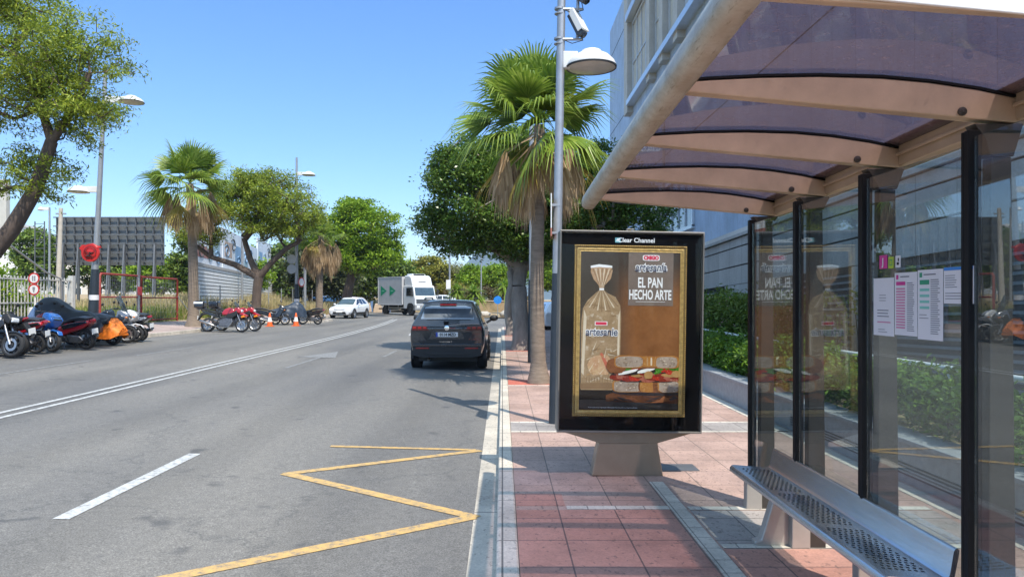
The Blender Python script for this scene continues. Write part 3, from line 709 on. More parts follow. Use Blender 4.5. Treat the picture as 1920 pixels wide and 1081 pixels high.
# pleats round the neck and light edges of the clear bag
for k in range(9):
    f=-1+2*k/8; flat('bag_fold',[(-.272+f*.015,1.70),(-.272+f*.02,1.70),(-.275+f*.15+.012,1.50+.05*abs(f)),(-.275+f*.15,1.50+.05*abs(f))],-.0240,M_cr1 if k%2 else M_cr3)
    flat('neck_fold',[(-.272+f*.012,1.715),(-.270+f*.014,1.715),(-.274+f*.085+.010,1.89),(-.274+f*.085,1.89)],-.0239,M_cr1 if k%2 else M_cr3)
flat('bag_sheen',[(-.448,.95),(-.425,.92),(-.405,1.45),(-.43,1.52)],-.0239,M_cr1); flat('bag_sheen',[(-.125,.85),(-.105,.85),(-.10,1.52),(-.118,1.45)],-.0239,M_cr1)
flat('bag_shadow',[(-.455,.80),(-.10,.80),(-.10,.845),(-.2,.86),(-.455,.85)],-.0238,M_cr3)
for k in range(5): flat('slice_edge',blob(-.36+.05*k,1.56-.012*k*k*.5,.03,.006,8,.4,k),-.0238,M_cr3)
flat('red_stripe',[(-.28,1.12),(-.26,1.13),(-.19,1.0),(-.22,.985)],-.0242,pbr('brick_red_print',(.50,.13,.07),.5))
flat('bag_badge',[(-.33,1.375),(-.215,1.375),(-.215,1.412),(-.33,1.412)],-.0242,M_wt); flat('bag_badge_fill',[(-.323,1.38),(-.222,1.38),(-.222,1.407),(-.323,1.407)],-.0246,M_redp)
def outl(s,size,x,z,**k):
    mt(s,size,x,z,M_wt,-.0250,ps,bold=size*.085,**k); mt(s,size,x,z,M_navy,-.0258,ps,bold=size*.012,**k)
outl('artesanie',.100,-.268,1.315,shear=.12,sx=.80)
# text panel
M_pan=breadmat('panel_print',(.15,.115,.095),(.21,.165,.14),3,(.22,.18,.15))
flat('text_panel',[(-.03,1.56),(.382,1.56),(.382,2.043),(-.03,2.043)],-.0232,M_pan)
flat('badge',blob(.177,1.995,.078,.026,20,0,0,6),-.0238,M_wt)
mt('CMIGO',.046,.177,1.994,M_redp,-.0245,ps,bold=.0035,sx=.9)
outl('artesanía',.105,.175,1.905,shear=.18,sx=.76)
mt('EL PAN',.128,.172,1.765,M_wt,-.0245,ps,bold=.003,sx=.56,name='headline'); mt('HECHO ARTE',.122,.172,1.655,M_wt,-.0245,ps,bold=.003,sx=.52,name='headline')
flat('panel_rule',[(.04,1.595),(.31,1.595),(.31,1.598),(.04,1.598)],-.0240,M_wt)
mt('Pan de molde artesano. Ingredientes 100% naturales. Consumo preferente. Imagen de publicidad.',.012,-.155,.632,M_wt,-.0245,ps,name='small_print',sx=.95)
# table, board and sandwich of the picture
flat('table_edge',[(-.46,.62),(.44,.62),(.44,.70),(-.46,.70)],-.0226,pbr('dark_table_print',(.035,.026,.02),.5,var=.4,scale=7))
M_board=breadmat('board_print',(.07,.028,.014),(.16,.062,.028),6,(.03,.014,.01))
bd=flat('board',[(-.22,.685),(.44,.672),(.44,.775),(-.13,.775),(-.22,.745)],-.0232,M_board)
M_crust=breadmat('crust_print',(.25,.18,.13),(.44,.36,.29),16,(.17,.10,.06)); M_toast=breadmat('toast_print',(.30,.11,.025),(.46,.22,.06),10,(.6,.36,.13))
M_dkc=breadmat('dark_crust_print',(.13,.045,.02),(.30,.12,.05),9,(.08,.04,.02))
M_ham=breadmat('ham_print',(.13,.012,.009),(.28,.04,.022),20,(.45,.15,.10)); M_hamp=breadmat('ham_pale_print',(.25,.06,.04),(.40,.14,.09),20,(.52,.28,.2)); M_tom=breadmat('tomato_print',(.30,.012,.01),(.50,.05,.025),24,(.65,.2,.1))
M_let=breadmat('lettuce_print',(.02,.09,.01),(.09,.28,.03),26,(.34,.52,.14)); M_che=breadmat('cheese_print',(.34,.17,.06),(.46,.28,.11),12); M_egg=breadmat('egg_white_print',(.70,.68,.62),(.82,.81,.78),9); M_ink2=pbr('deep_brown_print',(.02,.009,.006),.5)
yq=[-.0236]
def lay(nm,pts,mat):
    yq[0]-=.00012; flat(nm,[(max(-.455,min(.444,.16+(a-.16)*1.06)),.772+(b-.78)*1.17) for a,b in pts],yq[0],mat)
lay('contact_shadow',blob(.16,.785,.31,.03,18,.1,90),M_ink2)
lay('lower_crust',blob(.15,.835,.285,.055,22,.08,1,4),M_dkc)
for cx,w_,mt_ in ((-.01,.125,M_crust),(.165,.075,M_toast),(.255,.04,M_dkc),(.35,.095,M_crust)):
    lay('slice_rim',blob(cx,.832,w_+.008,.052,20,.06,int(cx*90+50),4),M_toast if mt_ is M_crust else M_dkc); lay('lower_slice',blob(cx-.004,.826,w_-.008,.043,20,.10,int(cx*70+80),4),mt_)
lay('dark_gap',blob(.15,.905,.30,.045,24,.18,3,4),M_ink2)
for k in range(11):
    cx=-.10+.052*k; lay('ham',blob(cx,.893+.012*math.sin(k*2.1),.062,.020+.006*(k%2),14,.35,20+k,3),(M_ham,M_hamp,M_ham,M_tom)[k%4])
for k in range(8):
    cx=-.07+.068*k; lay('ham',blob(cx,.922+.010*math.cos(k*1.7),.055,.015,14,.4,40+k,3),(M_hamp,M_ham,M_che,M_ham)[k%4])
for cx,z,w_ in ((-.09,.955,.035),(.04,.972,.065),(.29,.962,.05),(.37,.945,.06)): lay('tomato',blob(cx,z,w_,.024,16,.15,int(cx*100)+61,3),M_tom)
for k,(cx,z,w_) in enumerate(((-.03,.965,.05),(-.005,.975,.035),(.125,.985,.04),(.20,.965,.05),(.235,.945,.035),(.255,.975,.04),(.345,.982,.05),(.40,.968,.035))): lay('lettuce',blob(cx,z,w_,.026,18,.7,70+k,2),M_let)
for cx,z,w_,h_ in ((-.01,.938,.085,.012),(.145,.952,.075,.014)):
    lay('egg_shade',blob(cx,z-.006,w_+.006,h_+.006,16,.1,5),M_ink2); lay('egg_white',[(a,b+.22*(a-cx)) for a,b in blob(cx,z,w_,h_,16,.12,6)],M_egg)
lay('cheese',blob(.165,.915,.04,.030,12,.2,13),M_che); lay('cheese',blob(.405,.925,.04,.026,12,.2,14),M_che)
lay('upper_side',blob(-.115,.985,.085,.058,18,.12,16),M_dkc)
lay('upper_crust',blob(.12,1.018,.26,.05,22,.06,15,4),M_dkc); lay('upper_crumb',blob(.15,1.02,.12,.042,16,.08,17,4),M_toast)
for k in range(4): lay('crumb_fold',blob(.12+.035*k,1.02,.008,.036,8,.3,k+30),(M_cr1,M_cr2)[k%2])
for cx,w_ in ((.0,.125),(.325,.098)):
    lay('slice_rim',blob(cx,1.018,w_+.008,.050,20,.06,int(cx*50+9),4),M_toast); lay('upper_slice',blob(cx-.004,1.016,w_-.006,.043,20,.08,int(cx*60+19),4),M_crust)
for k in range(60):
    g=rq.random(); cx=(-.11+.22*g) if k%2 else (.24+.18*g); z=(1.016 if k%4<2 else .826)+(rq.random()-.5)*.07; lay('crumb_mark',blob(cx,z,.004+.006*rq.random(),.002+.002*rq.random(),6,.4,k),(M_cr3,M_cr1,M_cr3)[k%3])
for k in range(14): cx=-.2+.62*rq.random(); lay('board_grain',[(cx,.70+.06*rq.random()),(cx+.12,.70+.06*rq.random()),(cx+.06,.705+.055*rq.random())],(M_dkc,M_ink2)[k%2])
m=MB(); m.box(-W+.013,W-.013,-.042,-.038,H0+.016,H1-.016)
m.build('glass_pane',glass('display_glass',(.96,.97,.97),ior=1.2,dirt=.0,dirtcol=(.6,.6,.6)),mu)
m=MB()
for x0,x1,z0,z1 in ((-W,W,H0,H0+.016),(-W,W,H1-.016,H1),(-W,-W+.013,H0+.016,H1-.016),(W-.013,W,H0+.016,H1-.016)): m.box(x0,x1,-.046,-.0125,z0,z1)
m.build('door_frame',M_cab,mu,bevel=.003)
# metal access plate in the paving behind the foot
m=MB(); m.box(1.52,1.86,7.02,7.3,.099,.106); tag(m.build('access_plate',pbr('dull_metal_plate',(.17,.17,.175),.5,metal=.5,bmp=.2),origin=(1.69,7.16,.1)),'dull grey metal access plate set in the paving beside the display foot','cover plate')
# ---------------------------------------------------------------- trees
M_bark=pbr('grey_brown_bark',(.17,.125,.095),.9,var=.35,scale=7,bmp=.9,bscale=26,stretch=(1,1,.3))
M_barkd=pbr('dark_bark',(.10,.072,.055),.9,var=.35,scale=7,bmp=.9,bscale=22,stretch=(1,1,.3))
M_fig=pbr('smooth_grey_bark',(.27,.235,.20),.85,var=.3,scale=4,bmp=.6,bscale=16,stretch=(1,1,.35))
M_palmb=pbr('palm_bark',(.205,.16,.12),.95,var=.3,scale=9,bmp=1.0,bscale=22,stretch=(.5,.5,2.4))
L_jac=leafmat('jacaranda_leaf',(0.139,0.202,0.025),(0.251,0.325,0.039),(0.429,0.474,0.053),.4,cl=.9)
L_fic=leafmat('fig_leaf',(0.048,0.101,0.019),(0.094,0.179,0.029),(0.215,0.300,0.049),.25,.32,cl=.9)
L_brt=leafmat('bright_leaf',(0.129,0.237,0.018),(0.227,0.358,0.025),(0.364,0.486,0.043),.42,cl=.7)
L_drk=leafmat('dark_leaf',(0.074,0.133,0.025),(0.141,0.211,0.035),(0.215,0.296,0.047),.3,cl=.5)
L_oli=leafmat('olive_leaf',(0.167,0.179,0.032),(0.273,0.272,0.043),(0.409,0.358,0.072),.35,cl=.5)
L_pale=leafmat('pale_leaf',(.20,.21,.09),(.28,.29,.13),(.36,.36,.2),.4)
L_hed=leafmat('hedge_leaf',(0.056,0.125,0.015),(0.106,0.206,0.022),(0.200,0.338,0.037),.35,.4,cl=1.6)
L_palm=leafmat('palm_leaf',(0.109,0.179,0.023),(0.186,0.276,0.034),(0.311,0.386,0.069),.38,.38,cl=.8)
L_dead=leafmat('dead_frond',(.26,.17,.09),(.40,.28,.16),(.55,.41,.26),.25,.7,cl=1.5)
L_yel=leafmat('yellow_frond',(.35,.26,.05),(.42,.33,.08),(.5,.36,.14),.35,.5)
def unit(rs,n):
    v=rs.normal(size=(n,3)); return v/np.linalg.norm(v,axis=1)[:,None]
def leaves(rs, C, per, sig, L, Wd, flat_=.6, droop=.0, outc=None):
    """rhombic leaves scattered round clump centres C (k,3)"""
    k=len(C); n=k*per
    ctr=np.repeat(C,per,axis=0)+rs.normal(size=(n,3))*np.array([sig,sig,sig*flat_])
    d=unit(rs,n); d[:,2]=d[:,2]*.6-droop; d/=np.linalg.norm(d,axis=1)[:,None]
    up=unit(rs,n)*.75+np.array([0,0,.85]); s=np.cross(d,up); s/=np.linalg.norm(s,axis=1)[:,None]+1e-9
    ln=(L*(.6+.8*rs.rand(n)))[:,None]; wd=(Wd*(.7+.6*rs.rand(n)))[:,None]
    nn=np.cross(s,d)
    V=np.stack([ctr-d*ln*.5,ctr+s*wd*.5+nn*wd*.12,ctr+d*ln*.5-nn*ln*.08,ctr-s*wd*.5+nn*wd*.12],axis=1)
    return V
def tree(name,label,cat,base,trunk,tr,blobs,ncl,per,lf,sig,lmat,bmat,seed,group=None,shell=.55,droop=.15,limb=.45,twist=.12,minr=.008,limbs=True,nlimb=0,forks=()):
    """trunk: points relative to base; blobs: (cx,cy,cz,rx,ry,rz) relative to base"""
    rs=np.random.RandomState(seed); rr=random.Random(seed)
    t=thing(name,label,cat,base,group=group)
    wts=np.array([b[3]*b[4]*b[5] for b in blobs])**.75; wts/=wts.sum()
    C=[]
    for _ in range(ncl):
        b=blobs[rs.choice(len(blobs),p=wts)]
        d=unit(rs,1)[0]; r=shell+(1-shell)*rs.rand()**.7 if rs.rand()<.8 else rs.rand()
        p=np.array(b[:3])+d*np.array(b[3:6])*r
        C.append(p)
    C=np.array(C)
    me=mesh_np('crown',leaves(rs,C,per,sig,lf[0],lf[1],droop=droop),4,lmat,t)
    m=MB(); m.tube(trunk,tr,12)
    if limbs:
        P=[Vector(p) for p in trunk]; par=[-1]+list(range(len(P)-1)); fork=P[-1]; base_=len(P)-1
        nt0=len(P)
        for fp in forks:
            pv=base_; m.tube([P[base_]]+[Vector(q) for q in fp],[tr[-1]*.8]+[tr[-1]*(.62-.10*k) for k in range(len(fp))],10)
            for q in fp: P.append(Vector(q)); par.append(pv); pv=len(P)-1
        nt0=len(P)
        start=max(0,len(trunk)-2)
        cnt=[0]*nt0; paths=[]
        order=sorted(range(ncl),key=lambda i:(Vector(C[i])-fork).length)
        arr=np.array([tuple(p) for p in P]); dep=[0.0]*nt0
        sel=order[::max(1,int(len(order)/(nlimb or 170)))]
        for i in sel:
            c=np.array(C[i]); A=np.array([tuple(p) for p in P]); dist=np.linalg.norm(A-c,axis=1)+limb*np.array(dep)
            dist[:start]=1e9
            # limbs should not run downwards much
            dist+=np.clip(A[:,2]-c[2],0,9)*.6
            j=int(dist.argmin()); a=P[j]; c_=Vector(c); L=(c_-a).length
            k=max(2,min(6,int(L/.45))); prev=j
            bend=Vector((rr.gauss(0,1),rr.gauss(0,1),rr.gauss(.4,1)))*L*twist
            for q in range(1,k+1):
                s=q/k; p=a.lerp(c_,s)+bend*math.sin(math.pi*s)+Vector((rr.gauss(0,1),rr.gauss(0,1),rr.gauss(0,1)))*L*.03*(s<1)
                P.append(p); par.append(prev); dep.append(dep[prev]+L/k); cnt.append(0); prev=len(P)-1
            x=prev
            while x>=0: cnt[x]+=1; x=par[x]
        tot=max(1,len(sel)); r0=tr[-1] if hasattr(tr,'__len__') else tr
        rad=[max(minr,r0*1.02*(c/tot)**.46) for c in cnt]
        for i in range(nt0,len(P)):
            p=par[i]; ra=min(rad[p],rad[i]*1.35) if p>=nt0 else min(r0,rad[i]*1.2)
            m.tube([P[p],P[i]],[ra,rad[i]],6 if rad[i]>.03 else 4,cap=False)
    m.build('trunk',bmat,t,smooth=70,recalc=False)
    return t
def frond(rs,base,dirv,length,petiole,nseg,droop,fold,w,spread=1.15,down=0):
    """fan palm leaf: petiole, then pleated segments that droop at their tips. returns quads"""
    d=Vector(dirv).normalized(); side=d.cross(Vector((0,0,1)))
    side=side.normalized() if side.length>1e-3 else Vector((1,0,0))
    upn=side.cross(d).normalized()
    Q=[]
    rl=rs.normal()*.45; side,upn=(side*math.cos(rl)+upn*math.sin(rl)),(upn*math.cos(rl)-side*math.sin(rl))
    p0=Vector(base); p1=p0+d*petiole+Vector((0,0,-.12*petiole*droop))
    ww=.022
    if down:
        d=(d*(1-down)+Vector((0,0,-1))*down).normalized(); side=d.cross(Vector((0,1,.01)) if abs(d.z)>.97 else Vector((0,0,1))).normalized(); upn=side.cross(d).normalized()
    Q.append([p0+side*ww,p0-side*ww,p1-side*ww*.6,p1+side*ww*.6])
    for i in range(nseg):
        a=(i/(nseg-1)-.5)*2*spread
        sd=(d*math.cos(a)+side*math.sin(a)*(1-.35*fold)+upn*(.18*math.cos(a)-fold*.25*abs(math.sin(a)))).normalized()
        L=length*(1-.28*abs(a)/spread)*(.9+.2*rs.rand())
        k=4; pts=[]; 
        for q in range(k+1):
            s=q/k; p=p1+sd*L*s; p.z-=droop*L*(.10*s+.55*s**3.2)*(.8+.5*rs.rand()*(q==k)); pts.append(p)
        sv=sd.cross(upn).normalized()
        ws=[.35,1,.95,.55,.05]
        tw=upn*((-1)**i)*.25
        for q in range(k):
            a0=(sv+tw)*w*ws[q]; a1=(sv+tw)*w*ws[q+1]
            Q.append([pts[q]+a0,pts[q]-a0,pts[q+1]-a1,pts[q+1]+a1])
    return [[tuple(v) for v in q] for q in Q]
def fan_palm(name,label,base,h,crown_c,R_,seed,tr,lean,ngreen,nyel,ndead,group,skirt=1.6,slant=None,nseg=26,dead_w=.03):
    rs=np.random.RandomState(seed); t=thing(name,label,'palm tree',base,group=group)
    lx,ly=lean; top=Vector((lx,ly,h))
    # trunk with ringed leaf scars
    pts=[];rad=[]; k=46
    for i in range(k+1):
        s=i/k; pts.append((lx*s+.03*math.sin(s*5+seed),ly*s,h*s))
        r=tr[0]*max(0,1-s*9)**2*.5+tr[1]+(tr[2]-tr[1])*s
        rad.append(r*(1+.035*((i%2)*2-1)*rs.rand()))
    MB().tube(pts,rad,14).build('trunk',M_palmb,t,smooth=60)
    G=[];Y=[];D=[]
    for i in range(ngreen):
        u=(i+.5)/ngreen; elv=R(86-104*u**.95)+rs.normal()*.2; a=i*2.39996+rs.normal()*.15
        d=(math.cos(elv)*math.cos(a),math.cos(elv)*math.sin(a),math.sin(elv))
        G+=frond(rs,tuple(top+Vector((0,0,.15*(1-u)))),d,R_*(.56+.1*rs.rand()),R_*(.10+.12*u+.36*rs.rand()),nseg,.3+.55*u,.22,.021*R_/1.5)
    for i in range(nyel):
        a=i*2.39996*1.7+rs.rand(); elv=R(-30-22*rs.rand()); d=(math.cos(elv)*math.cos(a),math.cos(elv)*math.sin(a),math.sin(elv))
        Y+=frond(rs,tuple(top+Vector((0,0,-.15))),d,R_*.5,R_*.42,18,1.0,.6,.019*R_/1.5)
    for i in range(ndead):
        a=i*2.39996+rs.rand()*.4; s=(i+.5)/ndead
        elv=R(-14-40*s+rs.normal()*7); d=(math.cos(elv)*math.cos(a),math.cos(elv)*math.sin(a),math.sin(elv))
        z=h-.12-skirt*.22*s
        D+=frond(rs,tuple(Vector((lx*z/h,ly*z/h,z))+Vector((math.cos(a),math.sin(a),0))*tr[2]*.7),d,skirt*(.52+.16*rs.rand()),skirt*(.34+.14*rs.rand()),17,.5,.9,dead_w,spread=.5,down=.80+.12*rs.rand())
    mesh_np('crown',np.array(G),4,L_palm,t)
    if Y: mesh_np('yellowing_fronds',np.array(Y),4,L_yel,t)
    mesh_np('dead_fronds',np.array(D),4,L_dead,t)
    return t
# right-hand pavement
GP='fan palms along the street'
fan_palm('fan_palm','tall fan palm with hanging dead fronds on the right pavement behind the advertising display',(.70,14.3,.1),4.95,None,1.8,3,(.19,.15,.105),(-.02,.0),38,4,14,GP,skirt=1.5,nseg=30)
FB=(.42,23.6,.1)
tree('fig_tree','dense dark green fig tree with thick grey trunk on the right pavement','tree',(.58,23.7,.1),
     [(0,0,-.05),(.03,0,.25),(.0,0,.8),(-.04,.05,1.5),(-.05,.1,2.0)],[.38,.30,.25,.26,.24],
     [(-1.0,0,4.75,2.1,2.4,1.75),(1.3,.2,4.5,2.3,2.4,1.6),(3.0,.4,4.3,1.9,2.2,1.3),(.2,.6,5.7,2.0,2.2,1.5),(-2.1,.2,3.9,1.3,1.6,.85),(.2,-1.2,4.1,2.0,1.6,1.1),(2.6,.2,5.3,1.6,1.8,1.3),(.3,-.3,3.5,1.7,1.7,.8),(-1.5,-.2,5.6,1.4,1.6,1.1)],
     860,140,(.115,.06),.20,L_fic,M_fig,11,droop=.1,limb=.3,twist=.16,shell=.7)
tree('fig_tree','second fig tree with slimmer bent trunk farther along the right pavement','tree',(.35,33.2,.1),
     [(.1,0,-.05),(.05,0,.4),(-.08,0,1.0),(-.05,.05,1.7),(.1,.1,2.2)],[.34,.25,.2,.19,.2],
     [(.3,0,4.7,2.0,2.6,1.3),(1.9,.2,4.8,2.4,2.6,1.4)],240,70,(.22,.11),.28,L_fic,M_fig,12,limb=.3,shell=.7)
# left-hand side
GJ='jacaranda trees on the left pavement'
tree('jacaranda_tree','large feathery leaning jacaranda tree at the left edge of the photo','tree',(-14.0,18.6,.45),
     [(-.3,0,-.1),(.15,0,.9),(.85,0,1.9),(1.75,0,3.0),(2.35,0,4.0),(2.75,0,5.2)],[.32,.26,.225,.20,.17,.145],
     [(3.2,.0,7.3,1.7,1.8,1.3),(1.2,.3,8.6,2.0,2.2,1.4),(-.6,.2,7.4,1.8,2.0,1.5),(3.7,-.2,5.9,1.1,1.3,.9),(1.0,-.4,6.4,1.9,1.8,1.2),(2.6,.4,6.4,1.6,1.6,1.0),(-.5,0,4.3,1.4,1.4,.7),(2.1,.2,4.4,1.3,1.2,.7),(-1.6,.3,9.4,1.8,1.8,1.2),(-.8,0,3.2,.8,1,.5)],
     700,92,(.125,.034),.17,L_jac,M_barkd,21,GJ,droop=.45,limb=.25,twist=.2,shell=.2,nlimb=420,minr=.010,forks=([(3.3,0,6.0),(3.7,0,6.9)],[(2.3,.2,6.3),(1.6,.3,7.6)]))
tree('jacaranda_tree','spreading jacaranda tree with forked dark trunk between the two left fan palms','tree',(-14.45,43.6,.47),
     [(0,0,-.1),(.05,0,.9),(.1,0,1.8),(.2,0,2.5)],[.36,.28,.26,.28],
     [(-1.6,0,6.6,2.3,2.2,1.3),(1.0,.2,7.3,2.2,2.3,1.6),(2.6,0,6.1,1.7,2.0,1.3),(-3.1,0,5.3,1.6,1.8,1.0),(.6,-.2,5.4,1.9,1.8,.9),(-.6,.2,7.8,1.6,1.6,1.0)],
     500,72,(.19,.06),.26,L_jac,M_barkd,22,GJ,droop=.35,limb=.25,twist=.2,shell=.4,nlimb=300,minr=.016,forks=([(-1.2,0,3.25),(-2.6,0,3.7),(-3.6,.2,4.4)],[(-.35,.1,3.6),(-.7,.1,4.8)],[(.9,-.1,3.3),(1.8,0,4.2),(2.6,0,4.6)]))
fan_palm('fan_palm','tall fan palm with brown skirt beside the billboard back on the left pavement',(-14.05,34,.44),6.5,None,2.4,5,(.34,.25,.17),(-.2,0),34,4,12,GP,skirt=1.9,nseg=24,dead_w=.05)
fan_palm('fan_palm','fan palm hemmed in by trees with a long brown skirt, beside the parked white car',(-11.6,47.2,.42),5.3,None,1.75,9,(.30,.24,.18),(.1,0),20,3,22,GP,skirt=2.0,nseg=20,dead_w=.055)
tree('street_tree','bright green bushy tree standing behind the parked white car','tree',(-13.2,62.5,.42),
     [(0,0,-.1),(.1,0,1.2),(.4,0,2.6),(.6,0,3.4)],[.5,.42,.38,.36],
     [(1.6,0,7.2,3.0,2.6,2.2),(-.2,0,5.6,2.2,2.4,1.6),(3.1,.2,5.2,1.9,2.2,1.5),(.9,.3,8.6,1.8,1.8,1.2),(1.2,-.6,4.5,2.4,1.8,1.1),(-2.6,0,6.6,1.7,1.7,1.2)],
     400,78,(.27,.13),.33,L_brt,M_barkd,31,droop=.25,limb=.3,shell=.5)
def bush(name,label,cat,base,blobs,ncl,per,lf,sig,lmat,seed,group=None,trunkh=1.5,tr=.25,**k):
    return tree(name,label,cat,base,[(0,0,-.2),(.1,0,trunkh*.5),(.05,0,trunkh)],[tr*1.2,tr,tr*.9],blobs,ncl,per,lf,sig,lmat,M_barkd,seed,group,shell=.6,limbs=k.pop('limbs',True),**k)
GB='trees behind the junction'
bush('broad_tree','broad dense dark green tree left of the truck','tree',(-16.2,84,.5),[(0,0,4.2,4.2,3.5,2.9),(3.6,-.5,3.5,2.8,3,2.3),(-3.2,0,3.6,2.6,3,2.2)],330,60,(.5,.26),.5,L_drk,41,GB)
bush('broad_tree','dark leafy tree behind the bright green street tree','tree',(-24,84,.6),[(0,0,4.2,4.2,3.5,3.2),(-5,0,4.2,3.5,3,2.6)],260,60,(.5,.26),.5,L_drk,42,GB)
bush('olive_tree','rounded olive green tree standing behind the truck cab','tree',(-9.6,98,1.6),[(0,0,3.6,2.9,2.6,2.0),(2.0,0,2.6,1.6,2,1.6),(-1.8,0,2.6,1.8,2,1.5)],260,60,(.42,.2),.42,L_oli,43,GB)
bush('pale_tree','sparse pale grey green tree leaning right of the roadside lamp mast','tree',(-6.9,98,1.6),[(1.7,0,3.4,1.7,1.5,1.1),(.4,0,4.0,1.2,1.2,.8)],60,34,(.32,.13),.42,L_pale,44,GB,trunkh=2.0,tr=.14)
bush('bright_tree','bright yellow green tree above the short sword leaved plants','tree',(-3.8,94,1.5),[(0,0,3.0,1.5,1.5,1.4),(-.9,0,2.0,1.2,1.2,.9)],120,60,(.36,.18),.34,L_brt,45,GB)
bush('bright_tree','larger bright green tree left of the fig trunk beyond the junction','tree',(-1.2,99,1.5),[(.3,0,3.0,2.3,2,1.6),(1.8,0,2.6,2.0,2,1.5),(-1.3,0,2.3,1.4,1.6,1.1)],260,60,(.42,.2),.42,L_brt,46,GB)
bush('bright_tree','bright green tree showing right of the fig trunk beyond the junction','tree',(6.5,96,1.5),[(0,0,3.4,3.6,2,2.2)],180,60,(.46,.22),.42,L_brt,47,GB)
bush('low_bush','low olive bush on the bank below the pale tree','bush',(-6.2,92,1.4),[(0,0,1.3,2.2,1.4,1.0),(2.2,0,1.0,1.4,1.4,.8)],120,50,(.3,.14),.3,L_oli,48,trunkh=.5,tr=.08)
bush('dry_bush','brown dry undergrowth beneath the olive green tree','bush',(-8.4,93,1.4),[(0,0,.9,2.6,1.2,.9)],90,40,(.3,.1),.3,leafmat('dry_leaf',(.14,.09,.05),(.22,.14,.08),(.16,.16,.06),.2),49,trunkh=.4,tr=.07)
bush('dry_bush','wide brown and olive undergrowth behind the sword leaved plants','bush',(-2.2,89,1.2),[(0,0,.9,3.6,1.2,1.1),(3.4,0,.8,2.4,1.2,1.0),(-3,0,.8,2.0,1,.9)],220,40,(.3,.1),.3,leafmat('brown_leaf',(.10,.065,.035),(.16,.11,.05),(.13,.14,.05),.2),56,trunkh=.4,tr=.07)
bush('dark_tree','dark round tree left of the billboard in front of the cream house','tree',(-47,75,.95),[(0,0,5.6,1.9,2,2.6),(.6,0,3.5,2.2,2,1.8)],150,50,(.42,.2),.4,L_drk,50)
bush('dark_tree','dark wide tree between the cream house and the billboard mast','tree',(-43.2,78,.95),[(0,0,4.8,2.6,2,2.6),(3,0,3.6,2.4,2,2.0)],170,50,(.42,.2),.4,L_drk,51)
bush('green_tree','mid green tree seen below the billboard','tree',(-33,72,.9),[(0,0,3.2,3.4,2,1.8),(4,0,3.4,2.6,2,1.8),(8,0,3.2,2.6,2,1.7)],240,50,(.42,.2),.4,L_brt,52)
bush('green_tree','mid green leafy tree right of the billboard behind the first left palm','tree',(-24.3,58,.8),[(0,0,3.4,1.5,1.6,2.2),(.9,0,2.2,1.4,1.6,1.3),(.2,0,5.4,1.1,1.2,1.0)],190,50,(.32,.15),.34,L_drk,53)
bush('green_tree','light green bush growing over the white picket fence','bush',(-18.6,26.2,.6),[(0,0,1.6,1.0,1.5,.9),(.3,-1.6,1.9,.9,1.2,.9),(.2,1.6,1.2,.8,1.0,.7)],150,50,(.2,.09),.22,L_brt,54,trunkh=.8,tr=.06)
bush('scrub_tree','grey green scrubby tree between the mural wall and the third palm','tree',(-18.6,72,.6),[(0,0,4.0,2.4,2,2.6),(2.6,0,3.2,2.0,2,2.0)],200,50,(.4,.2),.4,leafmat('scrub_leaf',(.06,.08,.03),(.10,.12,.05),(.15,.16,.07),.3),55)
# hedge in the planter: uneven along its top, and taller flowering shrubs farther on
rs=np.random.RandomState(77)
def hedge(name,label,cat,x0,x1,y0,y1,z0,ztop,ncl,per,lf,sig,lmat,org,seed):
    rs=np.random.RandomState(seed); t=thing(name,label,cat,org)
    n=ncl; Y=y0+(y1-y0)*rs.rand(n)**.8; top=ztop+.10*np.sin(Y*1.9)+.07*np.sin(Y*4.3+1)+.06*rs.normal(size=n)
    X=x0+(x1-x0)*rs.rand(n); u=rs.rand(n)**.55; Z=z0+(top-z0)*u
    face=rs.rand(n)<.4; X[face]=x0+.1*rs.rand(face.sum())
    C=np.stack([X,Y,Z],1)
    mesh_np('foliage',leaves(rs,C,per,sig,lf[0],lf[1],droop=-.5),4,lmat,t,off=org)
    m=MB()
    for i in range(90):
        y=y0+(y1-y0)*rs.rand(); x=x0+.15+(x1-x0-.3)*rs.rand(); m.tube([(x,y,z0-.1),(x+.08*rs.normal(),y+.08*rs.normal(),z0+(ztop-z0)*.8)],.01,4,cap=False)
    m.build('stems',M_barkd,t,world=True,recalc=False); return t,C
hedge('hedge','low bright green hedge filling the long stone planter','hedge',3.86,4.66,2.0,26,.42,.92,1500,42,(.085,.035),.075,L_hed,(4.2,12,.42),5)
hedge('hedge_plant','shadow side strip of the planter hedge nearest the shelter','hedge',3.86,4.6,-4,2.2,.42,.95,260,36,(.09,.04),.08,L_hed,(4.2,-1,.42),6)
t,C=hedge('flowering_shrub','tall oleander shrub with pale pink flowers growing behind the white handrail','shrub',5.2,6.7,13.4,21.5,.2,1.75,520,40,(.13,.04),.13,L_drk,(5.9,17,.2),7)
fl=C[C[:,2]>1.0][:70]; mesh_np('flowers',leaves(np.random.RandomState(3),fl,9,.08,.06,.05),4,leafmat('pink_petal',(.62,.34,.32),(.75,.5,.46),(.8,.65,.6),.3),t,off=(5.9,17,.2))
hedge('shrub','dark green shrub on the ramp side under the stone wall','shrub',5.2,6.6,22.5,30,.2,1.6,260,36,(.15,.05),.15,L_drk,(5.9,26,.2),8)
